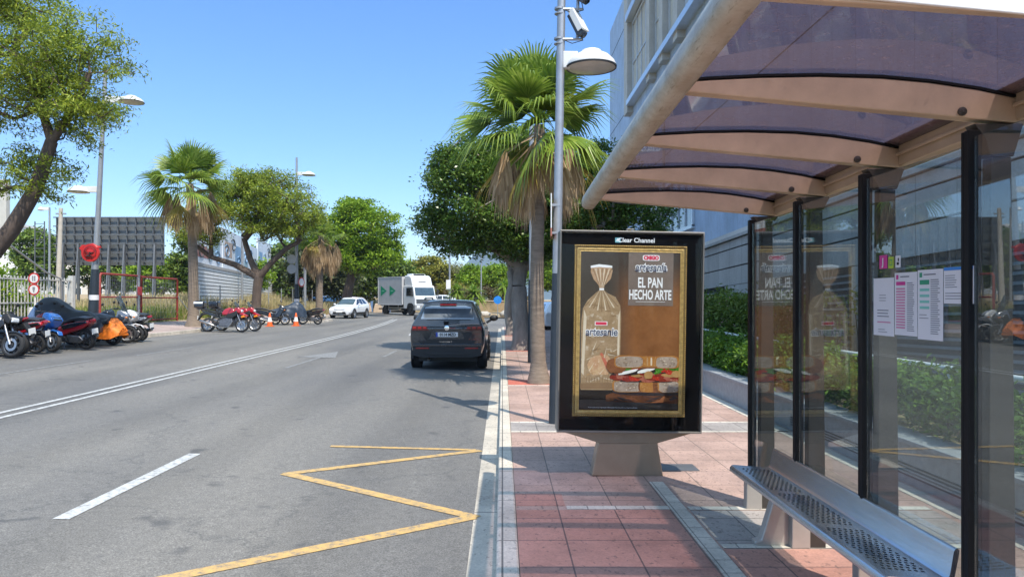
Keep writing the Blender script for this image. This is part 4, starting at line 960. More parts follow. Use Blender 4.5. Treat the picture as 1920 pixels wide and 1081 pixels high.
# ---------------------------------------------------------------- cars and truck
def cr(P,t):
    """Catmull-Rom through control rows P at parameter t in [0,len-1]"""
    n=len(P); i=min(n-2,max(0,int(t))); f=t-i
    p0=P[max(0,i-1)];p1=P[i];p2=P[i+1];p3=P[min(n-1,i+2)]
    m1=(p2-p0)*.5*.75; m2=(p3-p1)*.5*.75
    return (2*f**3-3*f**2+1)*p1+(f**3-2*f**2+f)*m1+(-2*f**3+3*f**2)*p2+(f**3-f**2)*m2
class Shell:
    """car body: stations (yb,yw,yt, zb,zw,zt, wb,ww,wt), rear to front"""
    def __init__(s,st):
        rows=[]
        for (yb,yw,yt,zb,zw,zt,wb,ww,wt) in st:
            pts=[(0,zb),(wb*.9,zb),(wb+(ww-wb)*.4,zb+.1),(ww*.992,zb+(zw-zb)*.42),(ww,zb+(zw-zb)*.72),(ww*.955,zw),
                 (wt+(ww*.93-wt)*.45,zw+(zt-zw)*.52),(wt,zt-.09*min(1,(zt-zw)*2.2)),(wt*.78,zt-.015),(0,zt)]
            row=[]
            for x,z in pts:
                if z<=zw: y=yb+(yw-yb)*(z-zb)/max(1e-6,zw-zb)
                else: y=yw+(yt-yw)*(z-zw)/max(1e-6,zt-zw)
                row.append((x,y,z))
            rows.append(row)
        s.P=np.array(rows); s.nu=len(st); s.nv=10
    def at(s,u,v):
        c=np.array([cr(s.P[k],v) for k in range(s.nu)]); return cr(c,u)
    def pt(s,u,v,side=1,off=0):
        p=s.at(u,v)
        if off:
            e=.02; du=s.at(min(s.nu-1,u+e),v)-s.at(max(0,u-e),v); dv=s.at(u,min(9,v+e))-s.at(u,max(0,v-e))
            nrm=np.cross(du,dv); 
            nrm=nrm/(np.linalg.norm(nrm)+1e-9)
            if nrm[0]<0 and abs(nrm[0])>.05 or (abs(nrm[0])<=.05 and nrm[2]<0): nrm=-nrm
            p=p+nrm*off
        return Vector((p[0]*side,p[1],p[2]))
    def body(s,name,mat,par,NU=4,NV=4):
        us=np.linspace(0,s.nu-1,(s.nu-1)*NU+1); vs=np.linspace(0,9,9*NV+1)
        m=MB(); G=[[s.at(u,v) for v in vs] for u in us]; nv=len(vs)
        for g in G:
            for p in g: m.v.append(Vector(p))
        n0=len(m.v)
        for g in G:
            for p in g: m.v.append(Vector((-p[0],p[1],p[2])))
        for i in range(len(us)-1):
            for j in range(nv-1):
                a=i*nv+j; m.f.append([a,a+1,a+nv+1,a+nv]); b=n0+a; m.f.append([b,b+nv,b+nv+1,b+1])
        for i in (0,len(us)-1):
            for j in range(nv-1):
                a=i*nv+j; m.f.append([a,n0+a,n0+a+1,a+1])
        import bmesh
        o=m.build(name,mat,par,smooth=42)
        bm=bmesh.new(); bm.from_mesh(o.data); bmesh.ops.remove_doubles(bm,verts=bm.verts,dist=.0008); bmesh.ops.recalc_face_normals(bm,faces=bm.faces); bm.to_mesh(o.data); bm.free()
        o.data.polygons.foreach_set('use_smooth',[True]*len(o.data.polygons)); o.data.set_sharp_from_angle(angle=R(42))
        return o
    def patch(s,m,q,side=1,off=.004,n=6):
        """q: four (u,v) corners, in order"""
        b=len(m.v)
        for i in range(n+1):
            for j in range(n+1):
                a,c=i/n,j/n
                u=(q[0][0]*(1-a)+q[1][0]*a)*(1-c)+(q[3][0]*(1-a)+q[2][0]*a)*c
                v=(q[0][1]*(1-a)+q[1][1]*a)*(1-c)+(q[3][1]*(1-a)+q[2][1]*a)*c
                m.v.append(s.pt(u,v,side,off))
        for i in range(n):
            for j in range(n):
                a=b+i*(n+1)+j; m.f.append([a,a+1,a+n+2,a+n+1])
    def patches(s,name,mat,par,qs,off=.004,sides=(1,-1)):
        m=MB()
        for q in qs:
            for sd in sides: s.patch(m,q,sd,off)
        return m.build(name,mat,par,smooth=60)
M_tyre=pbr('tyre_rubber',(.022,.022,.023),.8,var=.2,scale=12,bmp=.2); M_rim=pbr('alloy_rim',(.50,.51,.53),.3,metal=.85,var=.06)
M_rimd=pbr('dark_rim',(.09,.09,.095),.35,metal=.7); M_trim=pbr('black_plastic_trim',(.018,.018,.019),.55,var=.15,scale=20)
M_tint=pbr('dark_car_glass',(.018,.022,.026),.04,var=.1,spec=.9); M_wind=pbr('windscreen_glass',(.05,.08,.10),.04,var=.3,scale=2,spec=.9)
M_tail=pbr('tail_lamp_red',(.30,.008,.010),.18,var=.2,scale=16,spec=.8); M_taild=pbr('smoked_tail_lamp',(.07,.006,.008),.15,spec=.8)
M_plate=pbr('number_plate',(.76,.76,.74),.4,var=.03); M_chr=pbr('chrome',(.72,.72,.74),.12,metal=1,var=.03); M_lamp=pbr('clear_lamp',(.72,.75,.78),.12,var=.1,scale=20)
M_blue=pbr('plate_blue',(.02,.07,.42),.4)
def paintm(name,c,metal=.0,rough=.25): return pbr(name,c,rough,metal,var=.03,scale=2,coat=.8)
def wheel(par,x,y,r,w,side,rim=M_rim,name='wheel',spokes=5,rr=.66):
    m=MB(); M=axX(x,y,r)
    m.lathe([(r*rr,-w/2),(r*.93,-w/2),(r,-w*.32),(r,w*.32),(r*.93,w/2),(r*rr,w/2)],28,M,cap=False)
    t=m.build(name,M_tyre,par,smooth=40); e=side*w/2
    m=MB(); m.lathe([(r*(rr+.01),e*.9),(r*(rr-.07),e*.78),(r*(rr-.10),e*.2)],24,M,cap=False); m.lathe([(r*(rr-.08),e*.2),(0,e*.25)],24,M,cap=False)
    for k in range(spokes):
        a=2*math.pi*k/spokes; c,s_=math.cos(a),math.sin(a)
        m.bar((x+e*.75,y+c*r*.08,r+s_*r*.08),(x+e*.62,y+c*r*(rr-.06),r+s_*r*(rr-.06)),r*.15,r*.12)
    m.lathe([(r*.13,e*.55),(r*.12,e*.86),(0,e*.88)],12,M)
    m.build('rim',rim,t,smooth=30); 
    return t
def arch(par,x,y,r,side,wd=.06,dark=M_trim):
    m=MB(); k=18; vs=[]
    for i in range(k+1):
        a=R(-12+204*i/k); c,s_=math.cos(a),math.sin(a)
        for rad,xx in ((r*1.10,x+side*.012),(r*1.10+wd,x+side*.012),(r*1.10+wd,x-side*.04),(r*1.10,x-side*.04)): vs.append((xx,y+c*rad,r*.98+s_*rad))
    fs=[]
    for i in range(k):
        for j in range(4): fs.append((i*4+j,i*4+(j+1)%4,(i+1)*4+(j+1)%4,(i+1)*4+j))
    m.add(vs,fs); m.build('wheel_arch',dark,par,smooth=50)
    m=MB(); m.lathe([(r*1.12,0),(r*1.12,side*.004)],24,axX(x+side*.001,y,r*.98)); m.build('wheel_well',M_trim,par)
# --- dark grey SUV, seen from behind
suv=thing('parked_suv','dark grey SUV seen from behind on the right side of the road by the kerb','car',(-1.28,19.75,gz(-1.28)),R(-.6))
M_suv=pbr('dark_grey_car_paint',(.040,.046,.054),.24,metal=.4,var=.04,scale=2,coat=.9)
st=[(-2.20,-2.245,-1.76,.36,1.06,1.60,.70,.81,.535),(-2.12,-2.17,-1.66,.34,1.075,1.64,.76,.868,.575),(-1.75,-1.75,-1.42,.26,1.075,1.665,.80,.885,.60),(-.7,-.7,-.6,.25,1.03,1.675,.80,.885,.61),
    (.2,.2,.05,.25,1.0,1.665,.80,.885,.61),(.75,.80,.52,.25,.98,1.58,.80,.885,.60),(1.25,1.30,1.22,.25,.95,1.06,.80,.88,.66),(1.9,1.9,1.85,.26,.90,.97,.77,.865,.6),(2.25,2.25,2.1,.30,.78,.85,.66,.76,.5)]
sv=Shell(st); sv.body('body',M_suv,suv)
def suvy(z):
    if z<=1.06: return -2.20+(-2.245+2.20)*(z-.30)/.76
    return -2.245+(-1.76+2.245)*(z-1.06)/.54
def rear(name,mat,par,pts,off=.006,th=.0,mirror=False,fn=suvy):
    m=MB()
    for sd in ((1,-1) if mirror else (1,)):
        n=len(pts); vs=[(sd*x,fn(z)-off,z) for x,z in pts]+[(sd*x,fn(z)+.03,z) for x,z in pts]
        m.add(vs,[list(range(n))]+[(i,(i+1)%n,n+(i+1)%n,n+i) for i in range(n)])
    return m.build(name,mat,par,bevel=.004)
M_rgl=pbr('reflective_rear_glass',(.30,.34,.38),.07,metal=.6,var=.35,scale=1.6)
rear('rear_window',M_rgl,suv,[(-.66,1.13),(.66,1.13),(.55,1.49),(.40,1.53),(-.40,1.53),(-.55,1.49)],.008)
rear('window_surround',M_tint,suv,[(-.70,1.10),(.70,1.10),(.565,1.55),(-.565,1.55)],.004)
m=MB(); m.prism([(-.60,0),(.60,0),(.55,.045),(-.55,.045)],-.02,.22,Matrix(((1,0,0,0),(0,1,0,-1.93),(0,0,1,1.56),(0,0,0,1)))@Matrix.Rotation(R(84),4,'X')); m.build('roof_spoiler',M_suv,suv,bevel=.012)
rear('brake_lamp',M_tail,suv,[(-.20,1.545),(.20,1.545),(.19,1.562),(-.19,1.562)],.055)
rear('tailgate_band',M_trim,suv,[(-.80,.955),(.80,.955),(.81,1.045),(-.81,1.045)],.012)
rear('tail_lamp',M_taild,suv,[(.42,.945),(.825,.945),(.815,1.06),(.50,1.05)],.02,mirror=False); rear('tail_lamp',M_taild,suv,[(-.42,.945),(-.825,.945),(-.815,1.06),(-.50,1.05)],.02)
for a in (.47,.595,.715):
    for sd in (1,-1): rear('lamp_element',M_tail,suv,[(sd*a,.985),(sd*(a+.09),.985),(sd*(a+.085),1.035),(sd*(a+.01),1.035)],.026)
rear('light_bar',M_tail,suv,[(.06,.995),(.20,.995),(.20,1.01),(.06,1.01)],.017)
m=MB(); m.lathe([(.062,0),(.058,.012),(.045,.014),(0,.016)],20,Matrix.Translation((0,-2.262,1.005))@Matrix.Rotation(R(90),4,'X')); m.build('emblem',M_chr,suv,smooth=40)
rear('plate_recess',M_trim,suv,[(-.50,.71),(.50,.71),(.62,.93),(-.62,.93)],.004)
rear('recess_lower',M_suv,suv,[(-.42,.74),(.42,.74),(.36,.90),(-.36,.90)],.0065)
pl_=rear('number_plate',M_plate,suv,[(-.26,.795),(.26,.795),(.26,.905),(-.26,.905)],.016)
rear('plate_band',M_blue,pl_,[(-.26,.797),(-.215,.797),(-.215,.903),(-.26,.903)],.019)
txt('0114 MZD',.098,Matrix.Translation((.024,-2.262,.85))@Matrix(((1,0,0,0),(0,0,-1,0),(0,1,0,0),(0,0,0,1))),M_blk,'plate_number',pl_,bold=.002,sx=.88)
txt('V A R I A N T',.05,Matrix.Translation((-.03,-2.237,.68))@Matrix(((1,0,0,0),(0,0,-1,0),(0,1,0,0),(0,0,0,1))),M_chr,'lettering',suv)
rear('lower_garnish',M_trim,suv,[(-.62,.64),(.62,.64),(.70,.715),(-.70,.715)],.003)
rear('bumper_lip',M_suv,suv,[(-.80,.575),(.80,.575),(.82,.625),(-.82,.625)],.05)
rear('bumper',M_trim,suv,[(-.80,.36),(-.58,.31),(.58,.31),(.80,.36),(.80,.57),(-.80,.57)],.035)
rear('bumper_ridge',M_trim,suv,[(-.45,.37),(.45,.37),(.56,.42),(-.56,.42)],.05)
for sd in (1,-1): rear('reflector',M_tail,suv,[(sd*.42,.515),(sd*.73,.515),(sd*.735,.55),(sd*.42,.55)],.042)
m=MB(); m.bar((-.02,-2.235,1.15),(.30,-2.205,1.165),.022,.02); m.cbox((-.02,-2.235,1.14),(.12,.04,.05)); m.build('rear_wiper',M_blk,suv,bevel=.006)
sv.patches('side_window',M_tint,suv,[((1.75,5.25),(2.55,5.3),(2.45,6.85),(1.9,6.8)),((2.62,5.3),(3.6,5.3),(3.5,6.85),(2.6,6.85)),((3.68,5.3),(5.35,5.35),(4.75,6.85),(3.62,6.85))],.006)
sv.patches('windscreen',M_wind,suv,[((5.1,7.3),(6.0,7.3),(6.0,9),(5.1,9))],.005)
sv.patches('sill',M_trim,suv,[((1.6,1.6),(7.0,1.6),(7.0,2.7),(1.6,2.7))],.008)
for sd in (1,-1):
    for yy in (-1.42,1.38):
        arch(suv,sd*.882,yy,.345,sd); wheel(suv,sd*.80,yy,.345,.235,sd)
    m=MB(); m.sphere((sd*1.04,.62,1.17),(.12,.075,.085),12,8); m.bar((sd*.84,.60,1.04),(sd*.98,.62,1.13),.05,.06); m.build('door_mirror',M_trim,suv,smooth=60)
    m=MB(); m.bar((sd*.60,-1.5,1.70),(sd*.60,.3,1.715),.03,.028); m.cbox((sd*.60,-1.5,1.685),(.03,.1,.05)); m.cbox((sd*.60,.3,1.69),(.03,.1,.05)); m.build('roof_rail',M_trim,suv,bevel=.006)
    for yh,zh in ((-.05,.93),(-.95,.95)): MB().cbox((sd*.885,yh,zh),(.02,.2,.03)).build('door_handle',M_suv,suv,bevel=.006)
m=MB(); m.prism([(0,0),(.16,0),(.05,.075),(.02,.08)],-.012,.012,YZ(0,-1.45,1.655)); m.build('roof_fin',M_suv,suv,bevel=.006)
m=MB(); m.box(-.7,.7,-1.9,1.9,.2,.3); m.build('underbody',M_trim,suv)
m=MB(); m.tube([(-.45,-2.1,.24),(-.45,-1.7,.26)],.03); m.build('exhaust',M_rimd,suv,smooth=40)

# --- cars seen from the front or far off
def hatch(name,label,loc,rz,paint,group=None,detail=True):
    t=thing(name,label,'car',loc,rz,group)
    st=[(-2.05,-2.12,-1.72,.30,.98,1.46,.68,.78,.52),(-1.9,-1.95,-1.55,.26,1.0,1.50,.76,.86,.58),(-1.2,-1.2,-1.0,.24,.99,1.54,.80,.885,.60),(-.2,-.2,-.2,.24,.96,1.55,.80,.885,.61),
        (.45,.5,.15,.24,.93,1.48,.80,.885,.59),(1.02,1.08,.98,.24,.90,1.03,.80,.88,.66),(1.6,1.65,1.55,.25,.83,.93,.79,.87,.60),(2.02,2.05,1.9,.26,.72,.83,.74,.83,.5),(2.14,2.15,2.08,.30,.64,.70,.66,.74,.42)]
    s=Shell(st); s.body('body',paint,t)
    s.patches('windscreen',M_wind,t,[((4.12,7.2),(4.97,7.2),(4.97,9),(4.12,9))],.006)
    s.patches('side_window',M_tint,t,[((1.5,5.3),(2.4,5.3),(2.4,6.85),(1.75,6.8)),((2.5,5.3),(3.2,5.3),(3.15,6.85),(2.45,6.85)),((3.28,5.3),(4.55,5.35),(4.0,6.85),(3.25,6.85))],.006)
    s.patches('rear_window',M_tint,t,[((0,6.2),(.05,7.3),(.05,9),(0,9))],.01)
    def fr(nm,mat,pts,off,mirror=True):
        for sd in ((1,-1) if mirror else (1,)):
            m=MB(); n=len(pts); vs=[(sd*x,y+off,z) for x,y,z in pts]+[(sd*x,y-.05,z) for x,y,z in pts]
            m.add(vs,[list(range(n))]+[(i,(i+1)%n,n+(i+1)%n,n+i) for i in range(n)]); m.build(nm,mat,t,bevel=.004)
    fr('headlamp',M_lamp,[(.38,2.12,.665),(.70,2.04,.69),(.76,1.94,.735),(.46,2.10,.715)],.02)
    fr('fog_lamp',M_lamp,[(.56,2.15,.40),(.72,2.10,.42),(.72,2.10,.52),(.60,2.15,.50)],.02)
    fr('upper_grille',M_trim,[(-.36,2.15,.665),(.36,2.15,.665),(.44,2.14,.71),(.0,2.15,.695),(-.44,2.14,.71)],.015,False)
    fr('lower_grille',M_trim,[(-.52,2.15,.33),(.52,2.15,.33),(.46,2.16,.50),(-.46,2.16,.50)],.02,False)
    fr('number_plate',M_plate,[(-.24,2.16,.45),(.24,2.16,.45),(.24,2.16,.55),(-.24,2.16,.55)],.035,False)
    fr('skid_plate',M_rim,[(-.45,2.15,.28),(.45,2.15,.28),(.42,2.15,.325),(-.42,2.15,.325)],.03,False)
    fr('tail_lamp',M_tail,[(.46,-2.06,.86),(.79,-2.0,.88),(.77,-2.0,.98),(.52,-2.06,.95)],-.07)
    s.patches('sill',M_trim,t,[((1.4,1.5),(7.2,1.5),(7.2,2.6),(1.4,2.6))],.008)
    for sd in (1,-1):
        for yy in (-1.32,1.36): arch(t,sd*.88,yy,.335,sd); wheel(t,sd*.80,yy,.335,.22,sd)
        m=MB(); m.sphere((sd*.97,.58,1.04),(.10,.07,.075),10,6); m.bar((sd*.84,.58,.95),(sd*.92,.58,1.0),.05,.05); m.build('door_mirror',paint,t,smooth=60)
        for yh,zh in ((0,.86),(-.9,.88)): MB().cbox((sd*.885,yh,zh),(.02,.2,.03)).build('door_handle',paint,t,bevel=.005)
    m=MB(); m.box(-.7,.7,-1.8,1.8,.2,.3); m.build('underbody',M_trim,t)
    return t
M_wcar=paintm('white_car_paint',(.74,.75,.77)); M_bcar=paintm('blue_car_paint',(.06,.16,.36)); M_scar=paintm('pale_car_paint',(.60,.56,.56))
hatch('parked_car','white crossover car facing the camera, parked by the left kerb beyond the motorcycles',(-11.55,56.4,gz(-11.5)),R(171),M_wcar)
hatch('parked_car','white car half hidden beyond the verge left of the roadside lamp mast',(-7.3,84.5,.62),R(80),M_wcar)
hatch('parked_car','blue car behind the dry grass, between the third palm and the white crossover',(-18.2,77,.98),R(105),M_bcar)
hatch('parked_car','pale car showing just behind the rear of the box truck',(-16.3,78,.40),R(70),M_scar)
hatch('parked_car','white car glimpsed between the second right palm trunk and the advertising display',(2.75,40.8,.02),R(8),M_wcar)
# --- refrigerated box truck
tk=thing('box_truck','grey refrigerated box truck with white cab and green arrows on its side','truck',(-9.4,70.4,gz(-9.4)),R(-180+41))
M_cab=paintm('white_cab_paint',(.74,.76,.78)); M_boxs=pbr('grey_box_panel',(.50,.50,.51),.45,var=.08,scale=3); M_green=pbr('green_print2',(.01,.30,.15),.45)
FZ=.95
m=MB(); m.box(-1.24,1.24,-2.4,1.75,FZ+.02,3.52); m.build('cargo_box',M_boxs,tk,bevel=.03)
m=MB()
for sd in (1,-1):
    for a,b in ((-2.41,-2.32),(1.66,1.76)): m.box(sd*1.25-.012,sd*1.25+.012,a,b,FZ,3.54)
    m.box(sd*1.25-.012,sd*1.25+.012,-2.4,1.75,FZ-.03,FZ+.07); m.box(sd*1.25-.012,sd*1.25+.012,-2.4,1.75,3.46,3.55)
m.build('box_rail',pbr('pale_rail',(.60,.60,.61),.4),tk)
for sd in (1,-1):
    for k,yy in enumerate((-1.9,-.35)):
        m=MB(); X=sd*1.247
        m.add([(X,yy,1.75),(X,yy,2.75),(X,yy+1.05,2.25)],[(0,1,2)]); a=m.build('arrow_mark',M_green,tk,recalc=False)
        a.data.transform(Matrix.Translation((sd*.006,0,0)))
        m=MB(); m.box(X-.008,X+.012,yy+.2,yy+.62,2.22,2.28); m.build('arrow_lettering',pbr('pale_green_mark',(.35,.62,.48),.5),a)
# cab
cp=[(1.85,.62),(3.55,.55),(3.72,.75),(3.74,1.55),(3.66,1.72),(3.42,2.62),(3.25,2.72),(1.85,2.72)]
m=MB(); m.prism(cp,-1.17,1.17,YZ(0,0,0)); m.build('cab',M_cab,tk,bevel=.06,seg=3)
m=MB(); m.prism([(3.25,2.73),(3.0,3.45),(2.7,3.62),(1.9,3.62),(1.9,2.73)],-1.1,1.1,YZ(0,0,0)); m.build('wind_deflector',M_cab,tk,bevel=.09,seg=3)
m=MB(); m.box(-.75,.75,1.76,2.65,3.35,3.78); m.build('refrigeration_unit',M_cab,tk,bevel=.08); m=MB(); m.box(-.6,.6,2.64,2.70,3.63,3.76); m.box(-.40,.40,3.02,3.16,3.02,3.09); m.build('vent',M_trim,tk)
def slab(name,mat,par,pts,off):
    m=MB(); v=[Vector(p) for p in pts]; nr=(v[1]-v[0]).cross(v[2]-v[0]).normalized()*off; n=len(v); m.add([p+nr for p in v]+[p-nr for p in v],[list(range(n)),list(range(n,2*n))[::-1]]+[(i,(i+1)%n,n+(i+1)%n,n+i) for i in range(n)]); return m.build(name,mat,par)
slab('windscreen',M_wind,tk,[(-1.06,3.645,1.80),(1.06,3.645,1.80),(1.03,3.445,2.52),(-1.03,3.445,2.52)],.02)
slab('grille',pbr('cab_grey_grille',(.07,.08,.09),.4,var=.2,scale=12),tk,[(-1.0,3.745,1.08),(1.0,3.745,1.08),(1.05,3.75,1.46),(-1.05,3.75,1.46)],.015)
slab('lower_grille',M_trim,tk,[(-.45,3.75,.62),(.45,3.75,.62),(.6,3.75,.82),(-.6,3.75,.82)],.02)
m=MB(); m.box(-1.2,1.2,3.5,3.82,.46,.98); m.build('bumper',pbr('grey_bumper',(.28,.29,.30),.5),tk,bevel=.06)
slab('number_plate',M_plate,tk,[(-.26,3.835,.54),(.26,3.835,.54),(.26,3.835,.66),(-.26,3.835,.66)],.006)
m=MB(); m.lathe([(.11,0),(.10,.02),(0,.025)],16,Matrix.Translation((0,3.755,1.60))@Matrix.Rotation(R(-90),4,'X')); m.build('emblem',M_chr,tk)
for sd in (1,-1):
    slab('headlamp',M_lamp,tk,[(sd*.72,3.83,.68),(sd*1.14,3.80,.68),(sd*1.14,3.80,.88),(sd*.72,3.83,.88)],.012)
    slab('side_window',M_tint,tk,[(sd*1.18,2.35,1.75),(sd*1.18,3.45,1.75),(sd*1.18,3.28,2.5),(sd*1.18,2.35,2.5)],.006)
    m=MB(); m.bar((sd*1.15,3.4,2.45),(sd*1.42,3.55,2.35),.04); m.cbox((sd*1.44,3.56,2.08),(.22,.1,.55)); m.build('door_mirror',M_trim,tk,bevel=.02)
    for yy in (3.0,-1.25):
        wheel(tk,sd*1.05,yy,.46,.28,sd,M_rimd,spokes=8,rr=.6)
    m=MB(); m.box(sd*1.2-.02,sd*1.2+.02,-.6,1.9,.62,.72); m.box(sd*1.2-.02,sd*1.2+.02,-.6,1.9,.40,.46); m.box(sd*1.19-.02,sd*1.19+.02,-.6,-.54,.4,.95); m.box(sd*1.19-.02,sd*1.19+.02,1.0,1.06,.4,.95); m.build('side_guard',M_rim,tk)
    m=MB(); m.prism([(2.4,.62),(2.55,1.02),(2.8,1.12),(3.2,1.12),(3.45,1.0),(3.55,.62)],sd*1.172-.008,sd*1.172+.012,YZ(0,0,0)); m.build('wheel_well',M_trim,tk)
m=MB(); m.box(-.45,.45,-2.3,3.3,.62,.92); m.box(-1.1,1.1,-2.2,1.7,.86,FZ+.02); m.build('chassis',M_trim,tk)
m=MB(); m.box(-1.15,1.15,-2.42,-2.3,.5,.62); m.build('rear_bumper',M_trim,tk)
M_skin=pbr('skin',(.42,.25,.17),.6); 
# ---------------------------------------------------------------- motorcycles and scooters (front = +Y)
M_seat=pbr('black_vinyl_seat',(.02,.02,.022),.5,var=.2,scale=20); M_eng=pbr('engine_metal',(.22,.22,.23),.4,metal=.8,var=.3,scale=18)
M_frk=pbr('fork_metal',(.45,.45,.46),.28,metal=.9,var=.08); M_exh=pbr('exhaust_steel',(.36,.35,.34),.3,metal=.9,var=.15,scale=12)
M_scr=glass('tinted_screen',(.55,.62,.66),ior=1.5,boost=.03,dirt=.06); M_mir=pbr('mirror_face',(.5,.55,.6),.08,metal=1)
M_orl=pbr('amber_lamp',(.75,.22,.01),.25)
def bwheel(par,y,r,w,spokes=5,rim=M_rimd,disc=True):
    m=MB(); M=axX(0,y,r); k=22
    prof=[(r*.74,-w*.42),(r*.86,-w*.5),(r*.96,-w*.34),(r,0),(r*.96,w*.34),(r*.86,w*.5),(r*.74,w*.42),(r*.70,0)]
    m.lathe(prof+[prof[0]],k,M,cap=False); t=m.build('wheel',M_tyre,par,smooth=60)
    m=MB(); m.lathe([(r*.745,-w*.40),(r*.68,-w*.30),(r*.68,w*.30),(r*.745,w*.40)],k,M,cap=False)
    for i in range(spokes):
        a=2*math.pi*i/spokes+.3; c,s_=math.cos(a),math.sin(a); m.bar((0,y+c*r*.12,r+s_*r*.12),(0,y+c*r*.70,r+s_*r*.70),w*.30,r*.13)
    m.lathe([(r*.17,-w*.5),(r*.17,w*.5)],12,M); m.build('rim',rim,t,smooth=35)
    if disc:
        m=MB(); m.lathe([(r*.30,w*.52),(r*.50,w*.52),(r*.50,w*.58),(r*.30,w*.58),(r*.30,w*.52)],20,M,cap=False); m.build('brake_disc',M_frk,t)
    return t
def prof(par,name,mat,poly,w,bev=.03,x=0,sg=3):
    return MB().prism(poly,x-w,x+w,YZ(0,0,0)).build(name,mat,par,bevel=bev,seg=sg,smooth=40)
def both(par,name,mat,poly,x0,x1,bev=.01):
    for sd in (1,-1): MB().prism(poly,min(sd*x0,sd*x1),max(sd*x0,sd*x1),YZ(0,0,0)).build(name,mat,par,bevel=bev,seg=2,smooth=40)
def bars(par,y,z,w=.36,mirror=True,rise=.18):
    m=MB(); m.tube([(-w,y-.12,z),(-w*.5,y-.02,z+.02),(0,y,z-.02),(w*.5,y-.02,z+.02),(w,y-.12,z)],.012,6); h=m.build('handlebar',M_rimd,par,smooth=60)
    for sd in (1,-1):
        m=MB(); m.tube([(sd*w,y-.125,z),(sd*(w-.13),y-.08,z+.005)],.02,8); m.build('grip',M_seat,h,smooth=60)
        if mirror:
            m=MB(); m.tube([(sd*w*.72,y-.05,z),(sd*w*.85,y,z+rise)],.007,5); m.sphere((sd*w*.92,y+.0,z+rise+.03),(.07,.022,.045),10,6); m.build('mirror',M_trim,par,smooth=60)
def plate(par,y,z,sd=1):
    m=MB(); m.box(-.11,.11,y-.006,y+.006,z-.08,z+.08,Matrix.Translation((0,0,0))); p=m.build('number_plate',M_plate,par); return p
def bike_root(name,label,x,y,rz,lean,group): 
    t=thing(name,label,'motorcycle' if 'motorcycle' in name else ('scooter' if 'scooter' in name else 'motorcycle'),(x,y,gz(x)+.004),R(rz),group); t.rotation_euler=(0,R(lean),R(rz)); return t
GBK='motorcycles and scooters parked along the left kerb'
def scooter(label,x,y,rz,body,accent,group=GBK,lean=-7,screen=.0,r=.27,big=False,seatc=None,name='scooter',box=None):
    t=bike_root(name,label,x,y,rz,lean,group); L=.74 if big else .64
    bwheel(t,L,r,.12,rim=M_rimd); bwheel(t,-L,r,.14,rim=M_rimd)
    for sd in (1,-1):
        m=MB(); m.tube([(sd*.08,L,r),(sd*.07,L-.16,.62)],.022,8); m.build('fork',M_frk,t,smooth=60)
    prof(t,'front_mudguard',body,[(L-.24,.46),(L-.20,.56),(L,.605),(L+.20,.55),(L+.26,.44),(L+.17,.52),(L,.555),(L-.16,.5)],.075,.02)
    prof(t,'front_fairing',body,[(L-.52,.34),(L-.30,.40),(L-.20,.62),(L-.02,.70),(L+.10,.86),(L-.02,.98),(L-.18,1.06),(L-.30,1.02),(L-.34,.80),(L-.50,.50)],.19,.06)
    both(t,'side_fairing',accent,[(L-.50,.36),(L-.26,.44),(L-.12,.70),(L-.04,.80),(L-.24,.92),(L-.36,.62)],.175,.215,.02)
    prof(t,'headlamp',M_tint,[(L-.0,.80),(L+.095,.85),(L+.02,.95),(L-.06,.90)],.13,.02)
    prof(t,'footboard',M_trim,[(-.28,.24),(L-.36,.24),(L-.36,.36),(-.2,.40)],.20,.03)
    prof(t,'rear_body',body,[(L-.52,.36),(-.12,.40),(-.38,.50),(-.80,.62),(-1.02,.76),(-.98,.84),(-.6,.80),(-.2,.74),(.10,.62),(L-.58,.50)],.17,.05)
    both(t,'tail_panel',accent,[(-.15,.58),(-.55,.66),(-.98,.78),(-.94,.83),(-.5,.78),(-.1,.70)],.155,.19,.012)
    prof(t,'seat',seatc or M_seat,[(.12,.66),(-.2,.72),(-.36,.80),(-.74,.86),(-.92,.85),(-.96,.90),(-.66,.94),(-.38,.90),(-.22,.83),(.06,.78),(.16,.74)],.15,.035)
    prof(t,'tail_lamp',M_tail,[(-1.0,.78),(-1.05,.80),(-1.03,.86),(-.97,.86)],.10,.01)
    prof(t,'rear_mudguard',M_trim,[(-.66,.58),(-.95,.60),(-1.10,.42),(-1.05,.40),(-.92,.55),(-.66,.55)],.09,.01)
    plate(t,-1.06,.52)
    m=MB(); m.tube([(.15,-.1,.26),(.16,-.35,.25),(.17,-.5,.27)],.03,8); m.tube([(.17,-.48,.27),(.18,-.56,.29),(.19,-.92,.37),(.19,-.96,.38)],[.05,.065,.065,.045],12); m.build('exhaust',M_exh,t,smooth=50)
    prof(t,'engine',M_eng,[(-.2,.20),(-.62,.20),(-.74,.28),(-.62,.40),(-.2,.44)],.13,.03)
    bars(t,L-.22,1.06,.34)
    if screen:
        m=MB(); n=8; vs=[]
        for i in range(n+1):
            a=-1+2*i/n
            for q in (0,1): vs.append((a*(.20-.05*q),L-.02-.10*a*a-.24*q,1.0+screen*q-.10*a*a*q))
        m.add(vs,[(2*i,2*i+1,2*i+3,2*i+2) for i in range(n)]); o=m.build('windscreen',M_scr,t,smooth=60,recalc=False)
        md=o.modifiers.new('thickness','SOLIDIFY'); md.thickness=.006
    m=MB(); m.tube([(-.12,-.1,.24),(-.20,-.16,.01)],.012,6); m.tube([(.12,-.1,.24),(.2,-.16,.03)],.012,6); m.build('stand',M_rimd,t)
    for sd in (1,-1):
        m=MB(); m.sphere((sd*.17,L-.02,.80),(.03,.05,.03),8,6); m.build('indicator',M_orl,t,smooth=60)
    return t
